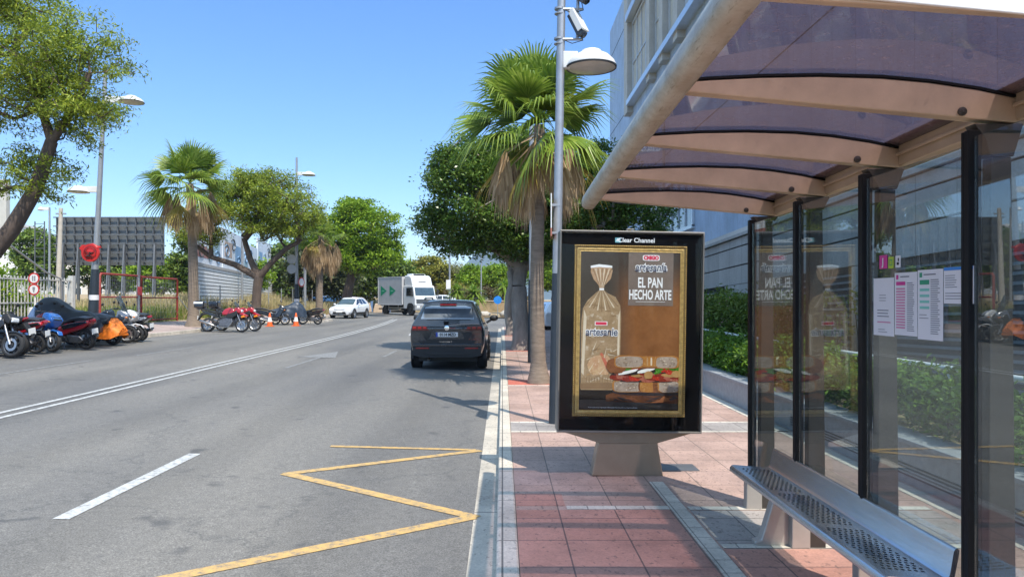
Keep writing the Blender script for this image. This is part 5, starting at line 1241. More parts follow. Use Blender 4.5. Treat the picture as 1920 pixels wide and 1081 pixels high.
def motorcycle(label,x,y,rz,tank,tail,group=GBK,lean=-9,r=.31,box=None,adv=False,badge=False,name='motorcycle',boxw=False):
    t=bike_root(name,label,x,y,rz,lean,group); L=.76
    bwheel(t,L,r,.12,spokes=8,rim=M_frk if adv else M_rimd); bwheel(t,-L+.04,r,.16,spokes=6,rim=M_frk if adv else M_rimd)
    for sd in (1,-1):
        m=MB(); m.tube([(sd*.10,L,r),(sd*.10,L-.30,.98)],[.03,.026],8); m.build('fork',M_frk,t,smooth=60)
    prof(t,'front_mudguard',tail if not adv else M_trim,[(L-.28,.56),(L-.14,.64),(L+.08,.65),(L+.26,.54),(L+.08,.60),(L-.12,.60)],.075,.012)
    m=MB()
    for sd in (1,-1):
        m.tube([(sd*.09,L-.30,.92),(sd*.15,.1,.66),(sd*.13,-.26,.50),(sd*.10,-.30,.34)],.026,8); m.tube([(sd*.09,L-.30,.86),(sd*.13,.34,.42),(sd*.12,-.05,.24)],.02,8); m.tube([(sd*.13,-.2,.62),(sd*.10,-.86,.80)],.018,6); m.tube([(sd*.10,-.26,.36),(sd*.12,-L+.04,r)],.03,8)
    m.build('frame',M_rimd,t,smooth=60)
    prof(t,'engine',M_eng,[(-.22,.22),(.30,.22),(.40,.44),(.34,.62),(.05,.66),(-.2,.56)],.15,.04)
    prof(t,'fuel_tank',tank,[(-.10,.72),(.36,.70),(.50,.84),(.44,.98),(.24,1.06),(.02,.98),(-.10,.84)],.15,.06)
    both(t,'side_panel',M_trim if adv else tail,[(.10,.62),(.40,.60),(.60,.78),(.56,.92),(.38,.84),(.14,.76)],.14,.185,.015)
    if badge:
        pass
    prof(t,'seat',M_seat,[(-.02,.80),(-.10,.88),(-.34,.84),(-.52,.92),(-.90,.98),(-.92,.93),(-.52,.84),(-.3,.78)],.13,.03)
    prof(t,'tail',tail,[(-.24,.74),(-.54,.82),(-.94,.92),(-1.02,.96),(-.96,.86),(-.6,.72),(-.3,.66)],.11,.03)
    prof(t,'tail_lamp',M_tail,[(-.98,.88),(-1.04,.94),(-1.02,.97),(-.95,.92)],.08,.008)
    prof(t,'rear_mudguard',M_trim,[(-.80,.80),(-1.0,.84),(-1.18,.52),(-1.14,.50),(-.98,.74),(-.8,.76)],.07,.008); plate(t,-1.15,.62)
    prof(t,'headlamp_cowl',tank if adv else M_trim,[(L-.32,.84),(L-.08,.80),(L-.02,.92),(L-.16,1.08),(L-.32,1.04)],.13,.04)
    prof(t,'headlamp',M_lamp,[(L-.06,.84),(L+.0,.86),(L-.0,.95),(L-.06,.97)],.10,.02)
    bars(t,L-.34,1.12,.38)
    m=MB(); m.tube([(.14,.36,.42),(.16,.2,.2),(.16,-.2,.2),(.17,-.42,.28)],.025,8); m.tube([(.17,-.40,.27),(.18,-.48,.30),(.19,-.98,.48),(.19,-1.02,.49)],[.04,.06,.06,.04],12); m.build('exhaust',M_exh,t,smooth=50)
    m=MB(); m.tube([(-.13,-.05,.26),(-.24,-.12,.01)],.014,6); m.build('stand',M_rimd,t)
    if adv:
        m=MB(); n=8; vs=[]
        for i in range(n+1):
            a=-1+2*i/n
            for q in (0,1): vs.append((a*(.17-.04*q),L-.12-.08*a*a-.18*q,1.04+.28*q-.06*a*a*q))
        m.add(vs,[(2*i,2*i+1,2*i+3,2*i+2) for i in range(n)]); o=m.build('windscreen',M_scr,t,smooth=60,recalc=False); o.modifiers.new('thickness','SOLIDIFY').thickness=.006
        prof(t,'beak',tank,[(L-.2,.78),(L+.22,.68),(L+.26,.70),(L-.05,.86)],.07,.015)
        prof(t,'indicator',M_orl,[(L+.0,.60),(L+.14,.64),(L+.10,.72),(L-.02,.68)],.16,.01)
    if box:
        b=MB().box(-.22,.22,-1.30,-.86,1.02,1.34).build('top_box',box,t,bevel=.07,seg=3,smooth=40)
        if boxw: MB().box(-.224,.224,-1.305,-.90,1.20,1.29).build('reflective_band',M_wcar,b,bevel=.02)
        m=MB(); m.box(-.12,.12,-1.2,-.7,.98,1.02); m.build('rack',M_rimd,t)
    return t
def cover(par,name,mat,st,seed=0,NV=26,fold=.025,a0=0,a1=math.pi):
    """draped cloth: stations (y,ztop,zbottom,half width top,half width bottom)"""
    rs=np.random.RandomState(seed); P=np.array(st,float); m=MB(); nu=(len(st)-1)*6+1; G=[]
    for i in range(nu):
        y,zt,zb,wt,wb=cr(P,i/6); row=[]
        for j in range(NV+1):
            a=a0+(a1-a0)*j/NV; c,s_=math.cos(a),math.sin(a)
            hang=1-abs(s_)
            w_=(wt+(wb-wt)*hang); f=1+fold*math.sin(i*.9+3*math.sin(j*.6+seed))*(.5+hang*2.0)+fold*.8*math.sin(i*2.3+j*.35)
            row.append((w_*math.copysign(abs(c)**.55,c)*f,y+fold*.6*math.sin(j*1.3+i*.4),zb+(zt-zb)*abs(s_)**.5*(1+fold*.35*math.sin(i*1.4+j*.8))))
        G.append(row)
    for row in G: m.v+= [Vector(p) for p in row]
    k=NV+1
    for i in range(nu-1):
        for j in range(NV): m.f.append([i*k+j,i*k+j+1,(i+1)*k+j+1,(i+1)*k+j])
    for e in (0,(nu-1)*k): m.f.append([e+j for j in range(k)])
    return m.build(name,mat,par,smooth=70)
C_red=paintm('red_bike_paint',(.42,.012,.022)); C_blu=paintm('blue_bike_paint',(.02,.12,.42)); C_blk=paintm('black_bike_paint',(.015,.015,.017)); C_gry=paintm('grey_bike_paint',(.20,.215,.24),.4); C_sil=paintm('silver_bike_paint',(.48,.52,.60),.5); C_wht=paintm('white_bike_paint',(.72,.72,.73))
C_ora=pbr('orange_cover_cloth',(.80,.19,.012),.6,var=.12,scale=5,bmp=.15,bscale=9); C_bcv=pbr('black_cover_cloth',(.022,.022,.026),.42,var=.3,scale=3,bmp=.25,bscale=7); C_scv=pbr('silver_cover_cloth',(.42,.50,.66),.45,var=.1,bmp=.15,bscale=8)
M_dnav=pbr('dark_navy_cover',(.03,.045,.07),.45,var=.25,scale=4,bmp=.25,bscale=8)
# rz=-90: front wheel toward the road (+X);  rz=90: tail toward the road
t=motorcycle('naked grey motorcycle with a badge on its tank, nearest the left edge of the photo',-12.55,18.05,-100,C_gry,C_blk)
m=MB(); m.prism([(.06,.80),(.30,.80),(.34,.96),(.10,.96)],-.163,.163,YZ(0,0,0)); bd=m.build('tank_panel',C_sil,t,bevel=.01); m=MB(); m.prism([(.13,.85),(.27,.85),(.28,.93),(.15,.93)],-.166,.166,YZ(0,0,0)); m.build('tank_badge',pbr('faded_red_badge',(.45,.10,.07),.5),t)
motorcycle('black motorcycle with its tail toward the road, between the grey motorcycle and the red scooter',-12.7,18.6,82,C_blk,C_blk)
scooter('red scooter with black screen and a white plate, standing behind the blue scooter',-12.8,19.25,93,C_red,C_blk,screen=.22,big=True,name='scooter')
scooter('blue scooter with its front wheel toward the road in the left row',-12.6,20.0,-112,C_blu,C_blk,screen=.0,big=True)
scooter('red and black maxi scooter with its tail and silver exhaust toward the road',-12.4,21.15,76,C_red,C_blk,big=True,r=.30)
t=bike_root('covered_motorcycle','motorcycle under a black cover with silver front, highest shape in the left row',-13.0,22.0,86,0,GBK)
cover(t,'cover',C_bcv,[(1.0,.75,.30,.10,.22),(.86,1.06,.28,.18,.30),(.50,1.44,.28,.26,.42),(.10,1.40,.30,.26,.40),(-.35,1.10,.32,.24,.34),(-.85,1.02,.36,.20,.30),(-1.15,.80,.42,.10,.2)],1,fold=.03)
cover(t,'cover_front',C_scv,[(1.03,.78,.36,.11,.23),(.87,1.085,.36,.19,.315),(.62,1.36,.40,.245,.385)],1,fold=.03)
bwheel(t,.72,.28,.13); bwheel(t,-.72,.28,.14)
t=bike_root('covered_motorcycle','scooter under a bright orange and black cover in the left row',-12.6,22.9,82,0,GBK)
cover(t,'cover',C_ora,[(.95,.70,.30,.10,.2),(.72,1.0,.24,.2,.34),(.2,.96,.26,.24,.36),(-.35,.94,.22,.24,.38),(-.80,.80,.20,.2,.36),(-1.05,.52,.30,.1,.24)],4,fold=.035)
cover(t,'cover_top',C_bcv,[(.98,.74,.36,.11,.22),(.72,1.03,.34,.21,.36),(.2,.985,.50,.255,.375),(-.35,.965,.62,.255,.37),(-.72,.86,.66,.22,.33)],4,fold=.035)
bwheel(t,-.70,.28,.15); bwheel(t,.70,.28,.13)
scooter('grey maxi scooter with a tall windscreen, right of the orange cover',-12.75,23.75,-78,C_gry,C_blk,big=True,screen=.55,r=.28)
scooter('white and grey scooter between the grey maxi scooter and the last black one',-12.7,24.45,-86,C_wht,C_gry,screen=.0,r=.26)
scooter('black scooter with red tail lamp, right-hand end of the left row',-12.75,25.05,84,C_blk,C_sil,r=.26)
G2='motorcycles and scooters parked beyond the first left palm'
motorcycle('red adventure motorcycle with black and white top box beside the first left palm',-11.95,32.05,-91,C_red,C_blk,G2,box=C_blk,adv=True,boxw=True,lean=-5)
motorcycle('second red motorcycle with plain black top box, standing just behind the first red one',-11.75,33.1,-91,C_red,C_blk,G2,box=C_blk,adv=True,lean=-5)
scooter('black scooter facing the kerb, behind the left orange cone',-12.5,40.6,-80,C_blk,C_blk,G2,lean=-5)
t=bike_root('covered_motorcycle','motorcycle under a dark navy cover between the two orange cones',-11.95,41.7,-70,0,G2)
cover(t,'cover',M_dnav,[(.95,.72,.38,.10,.2),(.75,1.05,.40,.2,.30),(.45,1.30,.40,.26,.36),(.05,1.12,.36,.25,.34),(-.5,.94,.42,.2,.3),(-1.0,.80,.45,.1,.2)],7,fold=.03); bwheel(t,.76,.3,.12,rim=M_frk); bwheel(t,-.72,.3,.13)
scooter('black scooter with red tail lamp, just left of the third palm trunk',-11.1,42.3,85,C_blk,C_blk,G2,lean=-5)
# traffic cones
def cone(label,x,y):
    t=thing('traffic_cone',label,'traffic cone',(x,y,gz(x)),0,'traffic cones by the parked scooters'); M_o=pbr('orange_plastic',(.75,.13,.02),.45); M_w=pbr('white_reflective_band',(.8,.8,.78),.4)
    m=MB(); m.box(-.20,.20,-.20,.20,0,.035); m.build('base',M_o,t,bevel=.012)
    m=MB(); m.lathe([(.15,.036),(.115,.25)],20); m.lathe([(.075,.48),(.035,.70),(.03,.71),(0,.71)],20); m.build('body',M_o,t,smooth=40)
    m=MB(); m.lathe([(.1155,.25),(.0755,.48)],20,cap=False); m.build('reflective_band',M_w,t,smooth=40)
cone('orange and white traffic cone in front of the black scooter, left one of the pair',-12.05,38.6); cone('orange and white traffic cone beside the navy cover, right one of the pair',-11.05,39.9)
# ---------------------------------------------------------------- street lamps, signs, fences, billboards
M_galv=pbr('galvanised_steel',(.36,.37,.38),.42,metal=.55,var=.12,scale=6); M_lampw=pbr('pale_lamp_housing',(.66,.65,.62),.4,var=.05); M_lens=pbr('lamp_lens',(.50,.48,.44),.25,var=.12,scale=5); M_sleeve=pbr('dark_blue_grey_sleeve',(.025,.034,.045),.45,var=.15)
def lamp_head(par,z,side,reach,rad,x0=0.):
    sx=side
    m=MB(); m.add([(x0+sx*.03,-.045,z-.11),(x0+sx*.03,.045,z-.11),(x0+sx*.03,.045,z+.11),(x0+sx*.03,-.045,z+.11),(x0+sx*(reach-rad*.55),-.07,z-.10),(x0+sx*(reach-rad*.55),.07,z-.10),(x0+sx*(reach-rad*.55),.07,z+.10),(x0+sx*(reach-rad*.55),-.07,z+.10)],[(0,3,2,1),(4,5,6,7),(0,1,5,4),(1,2,6,5),(2,3,7,6),(3,0,4,7)])
    m.build('arm',M_lampw,par,bevel=.01)
    M=Matrix.Translation((x0+sx*reach,0,z-.09))
    m=MB(); m.lathe([(rad,0),(rad*1.01,.012),(rad*.93,.07),(rad*.72,.14),(rad*.40,.195),(rad*.38,.215),(rad*.28,.228),(0,.232)],32,M,cap=False); h=m.build('lamp_head',M_lampw,par,smooth=50)
    m=MB(); m.lathe([(rad*1.012,-.012),(rad*1.02,.008),(rad*.98,.012),(rad*.96,-.012),(rad*1.012,-.012)],32,M,cap=False); m.build('rim',M_trim,h,smooth=40)
    m=MB(); m.lathe([(rad*.97,-.006),(rad*.7,-.03),(rad*.3,-.045),(0,-.048)],32,M,cap=False); m.build('lens',M_lens,h,smooth=60)
def lamp(label,base,h,heads,pole_r,lean=(0,0),sleeve=None,group='street lamps along the road',bands=()):
    t=thing('street_lamp',label,'street lamp',base,0,group)
    m=MB(); m.tube([(0,0,0),(lean[0]*.5,lean[1]*.5,h*.5),(lean[0],lean[1],h)],[pole_r[0],(pole_r[0]+pole_r[1])/2,pole_r[1]],14); m.build('pole',M_galv,t,smooth=60)
    if sleeve:
        hs,r0,r1=sleeve; m=MB(); m.tube([(0,0,-.02),(lean[0]*hs/h,lean[1]*hs/h,hs)],[r0,r1],14); s_=m.build('sleeve',M_sleeve,t,smooth=60)
        for zb in bands:
            f=zb/hs; r=r0+(r1-r0)*f+.004; m=MB(); m.tube([(lean[0]*zb/h,0,zb-.09),(lean[0]*zb/h,0,zb+.09)],r,14,cap=False); m.build('white_sticker',M_paper,s_,smooth=60)
    for z,sd,reach,rad in heads: lamp_head(t,z,sd,reach,rad,lean[0]*z/h)
    return t
L1=lamp('grey street lamp with round white lamp head and cameras beside the advertising display',(.675,9.7,.1),7.6,[(4.72,1,.40,.325)],(.062,.05),lean=(.13,0),sleeve=(1.95,.075,.062))
lamp('street lamp pole with dark sleeve half hidden behind the right palm trunk',(.74,18.9,.1),6.0,[(5.5,1,.7,.34)],(.075,.055),sleeve=(2.1,.10,.085))
L2=lamp('tall street lamp with red traffic mirror on it, behind the left row of motorcycles',(-14.65,26.6,.47),9.6,[(8.35,1,.98,.42),(5.15,-1,.75,.36)],(.115,.065),lean=(.50,0),sleeve=(2.3,.20,.13),bands=(1.3,))
lamp('street lamp with the backs of two round signs, beside the third palm',(-12.7,46,.43),10.0,[(9.0,1,.75,.40)],(.12,.065),sleeve=(2.2,.19,.13),bands=(1.2,))
lamp('slim roadside lamp mast with a small white panel, beyond the junction',(-5.95,84,.25),8.5,[(8.2,1,.8,.3)],(.13,.07)); 
lamp('pale thin mast among the bright trees beyond the junction',(-2.45,86,1.0),5.6,[],(.09,.06))
lamp('pale lamp mast left of the billboard post',(-31.6,52,.8),7.3,[(7.2,-1,.6,.2)],(.09,.06)); 
lamp('white thin mast between the lamp with round signs and the third palm',(-15.1,57,.5),5.0,[],(.1,.1))
t=thing('notice_panel','small white panel fixed to the mast beyond the junction','sign',(-6.0,83.8,3.3)); MB().box(-.33,.18,-.05,.0,-.55,.55).build('panel',M_paper,t,bevel=.02); MB().box(-.33,.18,-.056,-.05,-.55,-.45).build('panel_edge',M_galv,t)
# cameras on the near lamp
def camera(label,z,tilt,yaw):
    t=thing('security_camera',label,'camera',(.70+.125*z/7.6,9.66,z+.1),0,'cameras on the near street lamp')
    m=MB(); m.tube([(-.0,0,0),(.26,0,0)],.018,8); m.lathe([(.066,-.012),(.066,.012)],16,Matrix.Translation((-.045,.04,.02))); m.lathe([(.066,-.032),(.066,-.02)],16,Matrix.Translation((-.045,.04,-.02))); m.build('bracket',M_galv,t,smooth=40)
    MM=Matrix.Translation((.19,0,.19))@Matrix.Rotation(R(yaw),4,'Z')@Matrix.Rotation(R(tilt),4,'Y')
    m=MB(); m.prism([(-.17,-.055),(.16,-.055),(.19,0),(.17,.05),(-.17,.05)],-.06,.06,MM@Matrix(((1,0,0,0),(0,0,-1,0),(0,1,0,0),(0,0,0,1)))); b=m.build('housing',pbr('dark_camera_body',(.045,.05,.06),.4),t,bevel=.012)
    m=MB(); m.box(-.20,.15,-.07,.07,.052,.075,MM); m.box(-.20,.13,-.075,-.066,-.01,.07,MM); m.build('sun_shield',M_lampw,t,bevel=.008)
    m=MB(); m.lathe([(.034,0),(.03,.02),(.018,.012),(0,.01)],16,MM@Matrix.Translation((.182,-.0,0))@Matrix.Rotation(R(90),4,'Y')); m.build('lens',pbr('camera_lens',(.006,.007,.012),.05),b,smooth=40)
    m=MB(); m.tube([(.19,.0,.01),(.19,0,.12)],.02,8); m.build('mount',M_galv,t,smooth=60); m=MB(); m.tube([(.02,0,-.01),(.12,-.02,-.06),(.26,-.02,-.02),(.24,0,.08)],.006,5); m.build('cable',M_trim,t,smooth=60)
camera('white hooded security camera on the near lamp pole, lower of the two',4.98,62,-38); camera('white hooded security camera on the near lamp pole, upper one cut by the frame',5.37,40,-38)
# edge-on sign on the near lamp
t=thing('street_sign','grey street sign plate seen almost edge on, clamped to the near lamp pole','sign',(.655,9.62,2.5)); MB().box(-.03,-.015,-.38,.16,.0,.53,Matrix.Rotation(R(-4),4,'Z')).build('plate',M_lampw,t,bevel=.003)
m=MB(); m.box(-.02,.09,.02,.06,.06,.09); m.box(-.02,.09,.02,.06,.42,.45); m.build('bracket',M_galv,t); MB().box(-.032,-.013,-.382,.162,.0,.10,Matrix.Rotation(R(-4),4,'Z')).build('lower_band',pbr('rust_red_band',(.35,.13,.09),.6),t)
# red convex traffic mirror on the left lamp, seen from behind
M_rplast=pbr('red_mirror_back',(.50,.016,.012),.4,var=.08,scale=6)
t=thing('traffic_mirror','red backed round traffic mirror with a peaked hood on the left street lamp','traffic mirror',(-14.62,26.45,3.35)); A=Matrix.Rotation(R(90),4,'X')
m=MB(); m.lathe([(.30,-.05),(.315,-.05),(.315,.03),(.24,.035),(.235,.0),(.12,.03),(.0,.035)],28,A,cap=False); m.build('mirror_back',M_rplast,t,smooth=25)
m=MB(); n=14; vs=[]
for i in range(n+1):
    a=R(30+150*i/n); vs+=[(.318*math.cos(a),-.035,.318*math.sin(a)),(.345*math.cos(a),.22,.34*math.sin(a)+.02)]
m.add(vs,[(2*i,2*i+1,2*i+3,2*i+2) for i in range(n)]); o=m.build('hood',M_rplast,t,smooth=60,recalc=False); o.modifiers.new('thickness','SOLIDIFY').thickness=.01
m=MB(); m.prism([(-.27,.02),(-.40,.16),(-.30,.28),(-.12,.28)],-.02,.02,XZ(0,0,0)); m.build('side_flap',M_rplast,t,bevel=.01)
m=MB(); m.lathe([(.20,0),(.225,.012),(.20,.02)],24,Matrix.Translation((0,-.035,0))@A,cap=False); m.bar((-.16,-.05,.08),(.12,-.05,-.14),.035); m.bar((-.14,-.05,-.10),(.14,-.05,.04),.03); m.build('stiffener',pbr('dark_red_moulding',(.22,.012,.01),.5),t)
m=MB(); m.bar((.0,-.1,0),(.18,.08,0),.05); m.bar((-.1,-.1,-.1),(.2,.08,-.1),.04); m.build('clamp',M_trim,t)
# round signs
def disc_sign(name,label,x,y,z,r,face,rim,pole=None,back=False,mark=None,rz=0,zg=None,group=None):
    t=thing(name,label,'road sign',(x,y,zg if zg is not None else z),R(rz),group); o=z-(zg if zg is not None else z)
    A=Matrix.Translation((0,0,o))@Matrix.Rotation(R(90),4,'X')
    m=MB(); m.lathe([(r,0),(r,.012),(0,.012)],24,A); m.build('plate',face if back else rim,t)
    if not back:
        m=MB(); m.lathe([(r*.76,.0125),(r*.76,.016),(0,.016)],24,A); f=m.build('face',face,t)
        if mark:
            m=MB()
            for (x0,x1,z0,z1) in mark: m.box(x0*r,x1*r,-.019,-.0165,o+z0*r,o+z1*r)
            m.build('symbol',M_ink if rim!=face else M_blu,f)
    if pole: MB().tube([(0,.03,0),(0,.03,pole)],.03,8).build('pole',M_galv,t,smooth=60)
    return t
M_rrim=pbr('red_sign_rim',(.50,.03,.035),.4); M_sback=pbr('grey_sign_back',(.42,.43,.44),.5,metal=.3,var=.1); M_sblue=pbr('blue_sign_face',(.02,.22,.62),.4)
ymk=27.0; xk=(64-942)/1397*ymk
for zz,mk,lb in ((2.46,[(-.30,-.06,-.45,.45),(.06,.30,-.45,.45)],'red rimmed round sign with two grey bars, upper of the fence pair'),(2.06,[(-.22,.22,-.1,.45),(-.12,.12,-.5,-.1)],'red rimmed round sign with one thick mark, lower of the fence pair')):
    disc_sign('road_sign',lb,xk,ymk,zz,.205,M_paper,M_rrim,mark=mk)
t=thing('sign_post','pale post with a tapered white base carrying the two red rimmed signs','post',(xk,ymk+.06,.52)); MB().tube([(0,0,0),(0,0,2.2)],.035,8).build('pole',M_lampw,t,smooth=60); MB().tube([(0,0,0),(0,0,.9)],[.30,.20],10).build('base',M_white,t,smooth=60)
for zz,lb in ((4.15,'back of a round grey road sign on the lamp by the third palm, upper'),(3.55,'back of a round grey road sign on the lamp by the third palm, lower')): disc_sign('road_sign',lb,-12.95,45.8,zz,.29,M_sback,M_sback,back=True)
t=disc_sign('road_sign','red rimmed sign seen edge on, low on the lamp by the third palm',-12.35,45.8,2.75,.30,M_paper,M_rrim,rz=68)
disc_sign('roundabout_sign','round blue roundabout sign on a short post on the far verge',-.42,66.2,1.62,.36,M_sblue,M_sblue,pole=1.5,mark=[(-.35,.1,.25,.42),(.22,.40,-.25,.2),(-.4,-.22,-.25,.2),(-.2,.15,-.45,-.3)],zg=.15)
for x,y,lb in ((-11.9,74,'thin grey post sign with pointed top left of the box truck'),):
    t=thing('post_sign',lb,'sign',(x,y,.29)); MB().prism([(-.2,.9),(0,.5),(.2,.9),(.2,1.6),(0,2.1),(-.2,1.6)],-.02,.02,XZ(0,0,0)).build('plate',M_sback,t); MB().tube([(0,.03,0),(0,.03,1)],.04,8).build('pole',pbr('blue_post',(.05,.12,.3),.5),t)
t=thing('warning_sign','small yellow triangular road sign under the dark trees left of the truck','road sign',(-15.5,74,.37)); MB().prism([(-.45,2.7),(.45,2.7),(0,1.95)],-.02,.02,XZ(0,0,0)).build('plate',pbr('yellow_sign',(.62,.33,.03),.5),t); MB().tube([(0,.04,0),(0,.04,2.2)],.04,8).build('pole',M_galv,t)
# white picket fence at far left
M_fen=pbr('weathered_white_steel',(.50,.50,.48),.6,var=.15)
fn=thing('picket_fence','white steel picket fence along the pavement edge at the far left','fence',(-17.45,24,.53))
m=MB(); y=12.
while y<30.2: m.box(-17.46,-17.43,y,y+.03,.5,2.55); y+=.19
m.build('pickets',M_fen,fn,world=True)['kind']='stuff'
for z in (.75,1.55,2.42): MB().box(-17.49,-17.41,12,30.2,z,z+.05).build('rail',M_fen,fn,world=True)
for y in (15,20,25,30.1): MB().box(-17.55,-17.36,y,y+.2,.45,2.65).build('post',M_fen,fn,world=True,bevel=.01)
MB().tube([(-17.3,24,3.9),(-17.3,26.2,3.6),(-17.3,28.2,2.75),(-17.3,29.2,2.5),(-17.3,29.3,.6)],.035,8).build('bent_rail',M_galv,fn,world=True,smooth=60)
# red tube gates
M_rtube=pbr('red_painted_tube',(.24,.03,.02),.5,var=.25,scale=5); M_mesh=glass('wire_mesh_haze',(.90,.90,.90),dirt=.0)
def gate(label,y0,y1,zt):
    t=thing('tube_gate',label,'gate',(-17.5,(y0+y1)/2,.55),0,'red tube gates on the edge of the waste lot'); zt-=.55; h=(y1-y0)/2
    MB().tube([(0,-h,0),(0,-h,zt-.1),(0,-h+.1,zt),(0,h-.1,zt),(0,h,zt-.1),(0,h,0)],.055,10).build('frame',M_rtube,t,smooth=60)
    for z in (.12,zt*.55): MB().tube([(0,-h,z),(0,h,z)],.035,8).build('rail',M_rtube,t,smooth=60)
    m=MB()
    for i in range(1,int((y1-y0)/.18)): y=-h+i*.18; m.bar((0,y,.12),(0,y,zt),.006)
    for i in range(1,9): m.bar((0,-h,zt*i/9),(0,h,zt*i/9),.006)
    m.build('mesh_infill',M_galv,t)
gate('red tube framed mesh gate, nearer one beside the left street lamp',32.4,36.1,2.82); gate('red tube framed mesh gate, farther one left of the first palm',35.8,40.1,2.78)
t=thing('gate_post','grey steel post between the two red tube gates','post',(-17.42,35.7,.55)); MB().tube([(0,0,0),(0,0,2.3)],.06,8).build('pole',M_galv,t,smooth=60); MB().bar((0,4.3,1.3),(.5,5.4,0),.03).build('stay',M_galv,t); MB().box(.05,.07,-.2,.2,1.35,1.75).build('red_notice',M_rrim,t)
# mesh fence farther on
t=thing('wire_fence','thin grey wire fence with slim posts in front of the white slatted wall','fence',(-17.5,54,.55))
for i in range(9):
    y=43+i*3.2; MB().tube([(-17.5,y,.5),(-17.5,y,2.55)],.035,6).build('post',M_galv,t,world=True)
m=MB()
for z in (.9,1.3,1.7,2.1,2.45): m.bar((-17.5,42,z),(-17.5,69,z),.008)
m.build('wires',M_galv,t,world=True)
# billboard seen from behind, with its braced legs
M_bbs=pbr('billboard_sheet',(.13,.14,.145),.55,metal=.3,var=.18,scale=1.5); M_bbf=pbr('billboard_frame',(.13,.135,.14),.5,metal=.4,var=.15)
bb=thing('billboard','large dark grey billboard seen from behind with braced steel legs on the waste lot','billboard',(-28.9,55,.9)); X0,X1,Z0,Z1=-32.9,-24.95,4.2,7.75
MB().box(X0,X1,54.98,55.04,Z0,Z1).build('panel',M_bbs,bb,world=True)
for i in range(13):
    x=X0+.1+(X1-X0-.2)*i/12; MB().box(x-.03,x+.03,54.80,54.97,Z0,Z1).build('rib',M_bbf,bb,world=True)
for i in range(6):
    z=Z0+.25+(Z1-Z0-.3)*i/5; MB().box(X0-.1,X1+.1,54.72,54.795,z-.035,z+.035).build('rail',M_bbf,bb,world=True)
for i in range(7):
    x=X0+.7+1.12*i; m=MB(); m.box(x-.08,x+.08,54.55,54.70,.7,Z0+1.6); m.build('leg',M_bbf,bb,world=True); m=MB(); m.bar((x,54.6,Z0+1.5),(x+.25,53.6,.8),.09); m.build('brace',M_bbf,bb,world=True)
t=thing('ladder','thin steel ladder frame standing left of the big billboard','ladder',(-33.9,54.6,.9)); m=MB()
for x in (-.35,.35): m.box(x-.03,x+.03,-.03,.03,0,6.5)
for k in range(11): m.box(-.35,.35,-.02,.02,.6*k+.3,.6*k+.34)
m.bar((-.35,0,4.6),(.35,0,5.9),.04); m.build('frame',M_bbf,t)
t=thing('concrete_post','pale concrete utility post at the left edge of the billboard','post',(-30.8,52,.85)); MB().tube([(-.25,0,-.3),(.0,0,7.2)],[.20,.13],10).build('pole',pbr('pale_concrete',(.46,.41,.34),.85,bmp=.3),t,smooth=60); MB().box(-.35,.35,-.05,.05,6.75,6.85).build('crossarm',M_galv,t)
t=thing('billboard','cream billboard on a thin post behind the big leaning tree','billboard',(-24.3,34,.75)); MB().box(-2.9,1.75,-.15,.15,4.1,6.4).build('panel',pbr('cream_panel',(.52,.50,.45),.6,var=.08),t,bevel=.02); MB().box(-2.9,1.77,-.2,.2,3.98,4.1).build('lower_edge',M_bbf,t); MB().tube([(.55,0,-.2),(.55,0,4)],.07,8).build('pole',M_galv,t)
# white slatted wall with painted panels above
def wl(s): return Vector((-18.6-11.6*s,45+63*s,0))
wlt=thing('mural_wall','long white slatted wall with painted mural panels along its top','wall',(-24.5,76,.7)); dirw=(wl(1)-wl(0)).normalized(); nrm=Vector((dirw.y,-dirw.x,0))
M_slat=pbr('white_slats',(.82,.82,.81),.5,var=.10,scale=2); M_slatd=pbr('grey_slat_gap',(.38,.39,.40),.7); M_mur=pbr('mural_white',(.66,.70,.76),.6,var=.12,scale=.5)
def wbox(m,s0,s1,z0,z1,o0,o1):
    a,b=wl(s0),wl(s1); vs=[]
    for z in (z0,z1):
        for p,o in ((a,o0),(b,o0),(b,o1),(a,o1)): vs.append(p+nrm*o+Vector((0,0,z)))
    m.add(vs,[(0,3,2,1),(4,5,6,7),(0,1,5,4),(1,2,6,5),(2,3,7,6),(3,0,4,7)])
m=MB(); wbox(m,0,1,.3,3.75,-.2,0); m.build('wall_core',M_slatd,wlt,world=True)
m=MB()
for k in range(13): z=.75+k*.235; wbox(m,0,1,z,z+.165,.0,.09)
m.build('slats',M_slat,wlt,world=True)
m=MB(); wbox(m,0,1,3.76,3.95,-.25,.14); m.build('coping',pbr('mural_coping',(.40,.38,.36),.7),wlt,world=True)
rr=random.Random(8)
hts=[6.3,6.9,6.5,7.6,7.2,8.2,7.9]
M_mor=pbr('mural_orange',(.46,.34,.27),.6); M_mre=pbr('mural_red',(.36,.17,.15),.6); M_mbl=pbr('mural_blue',(.22,.36,.54),.6,var=.25,scale=.8); M_mtl=pbr('mural_teal',(.28,.40,.46),.6,var=.3,scale=1)
cuts=[0,.14,.28,.42,.58,.72,.86,1.0]
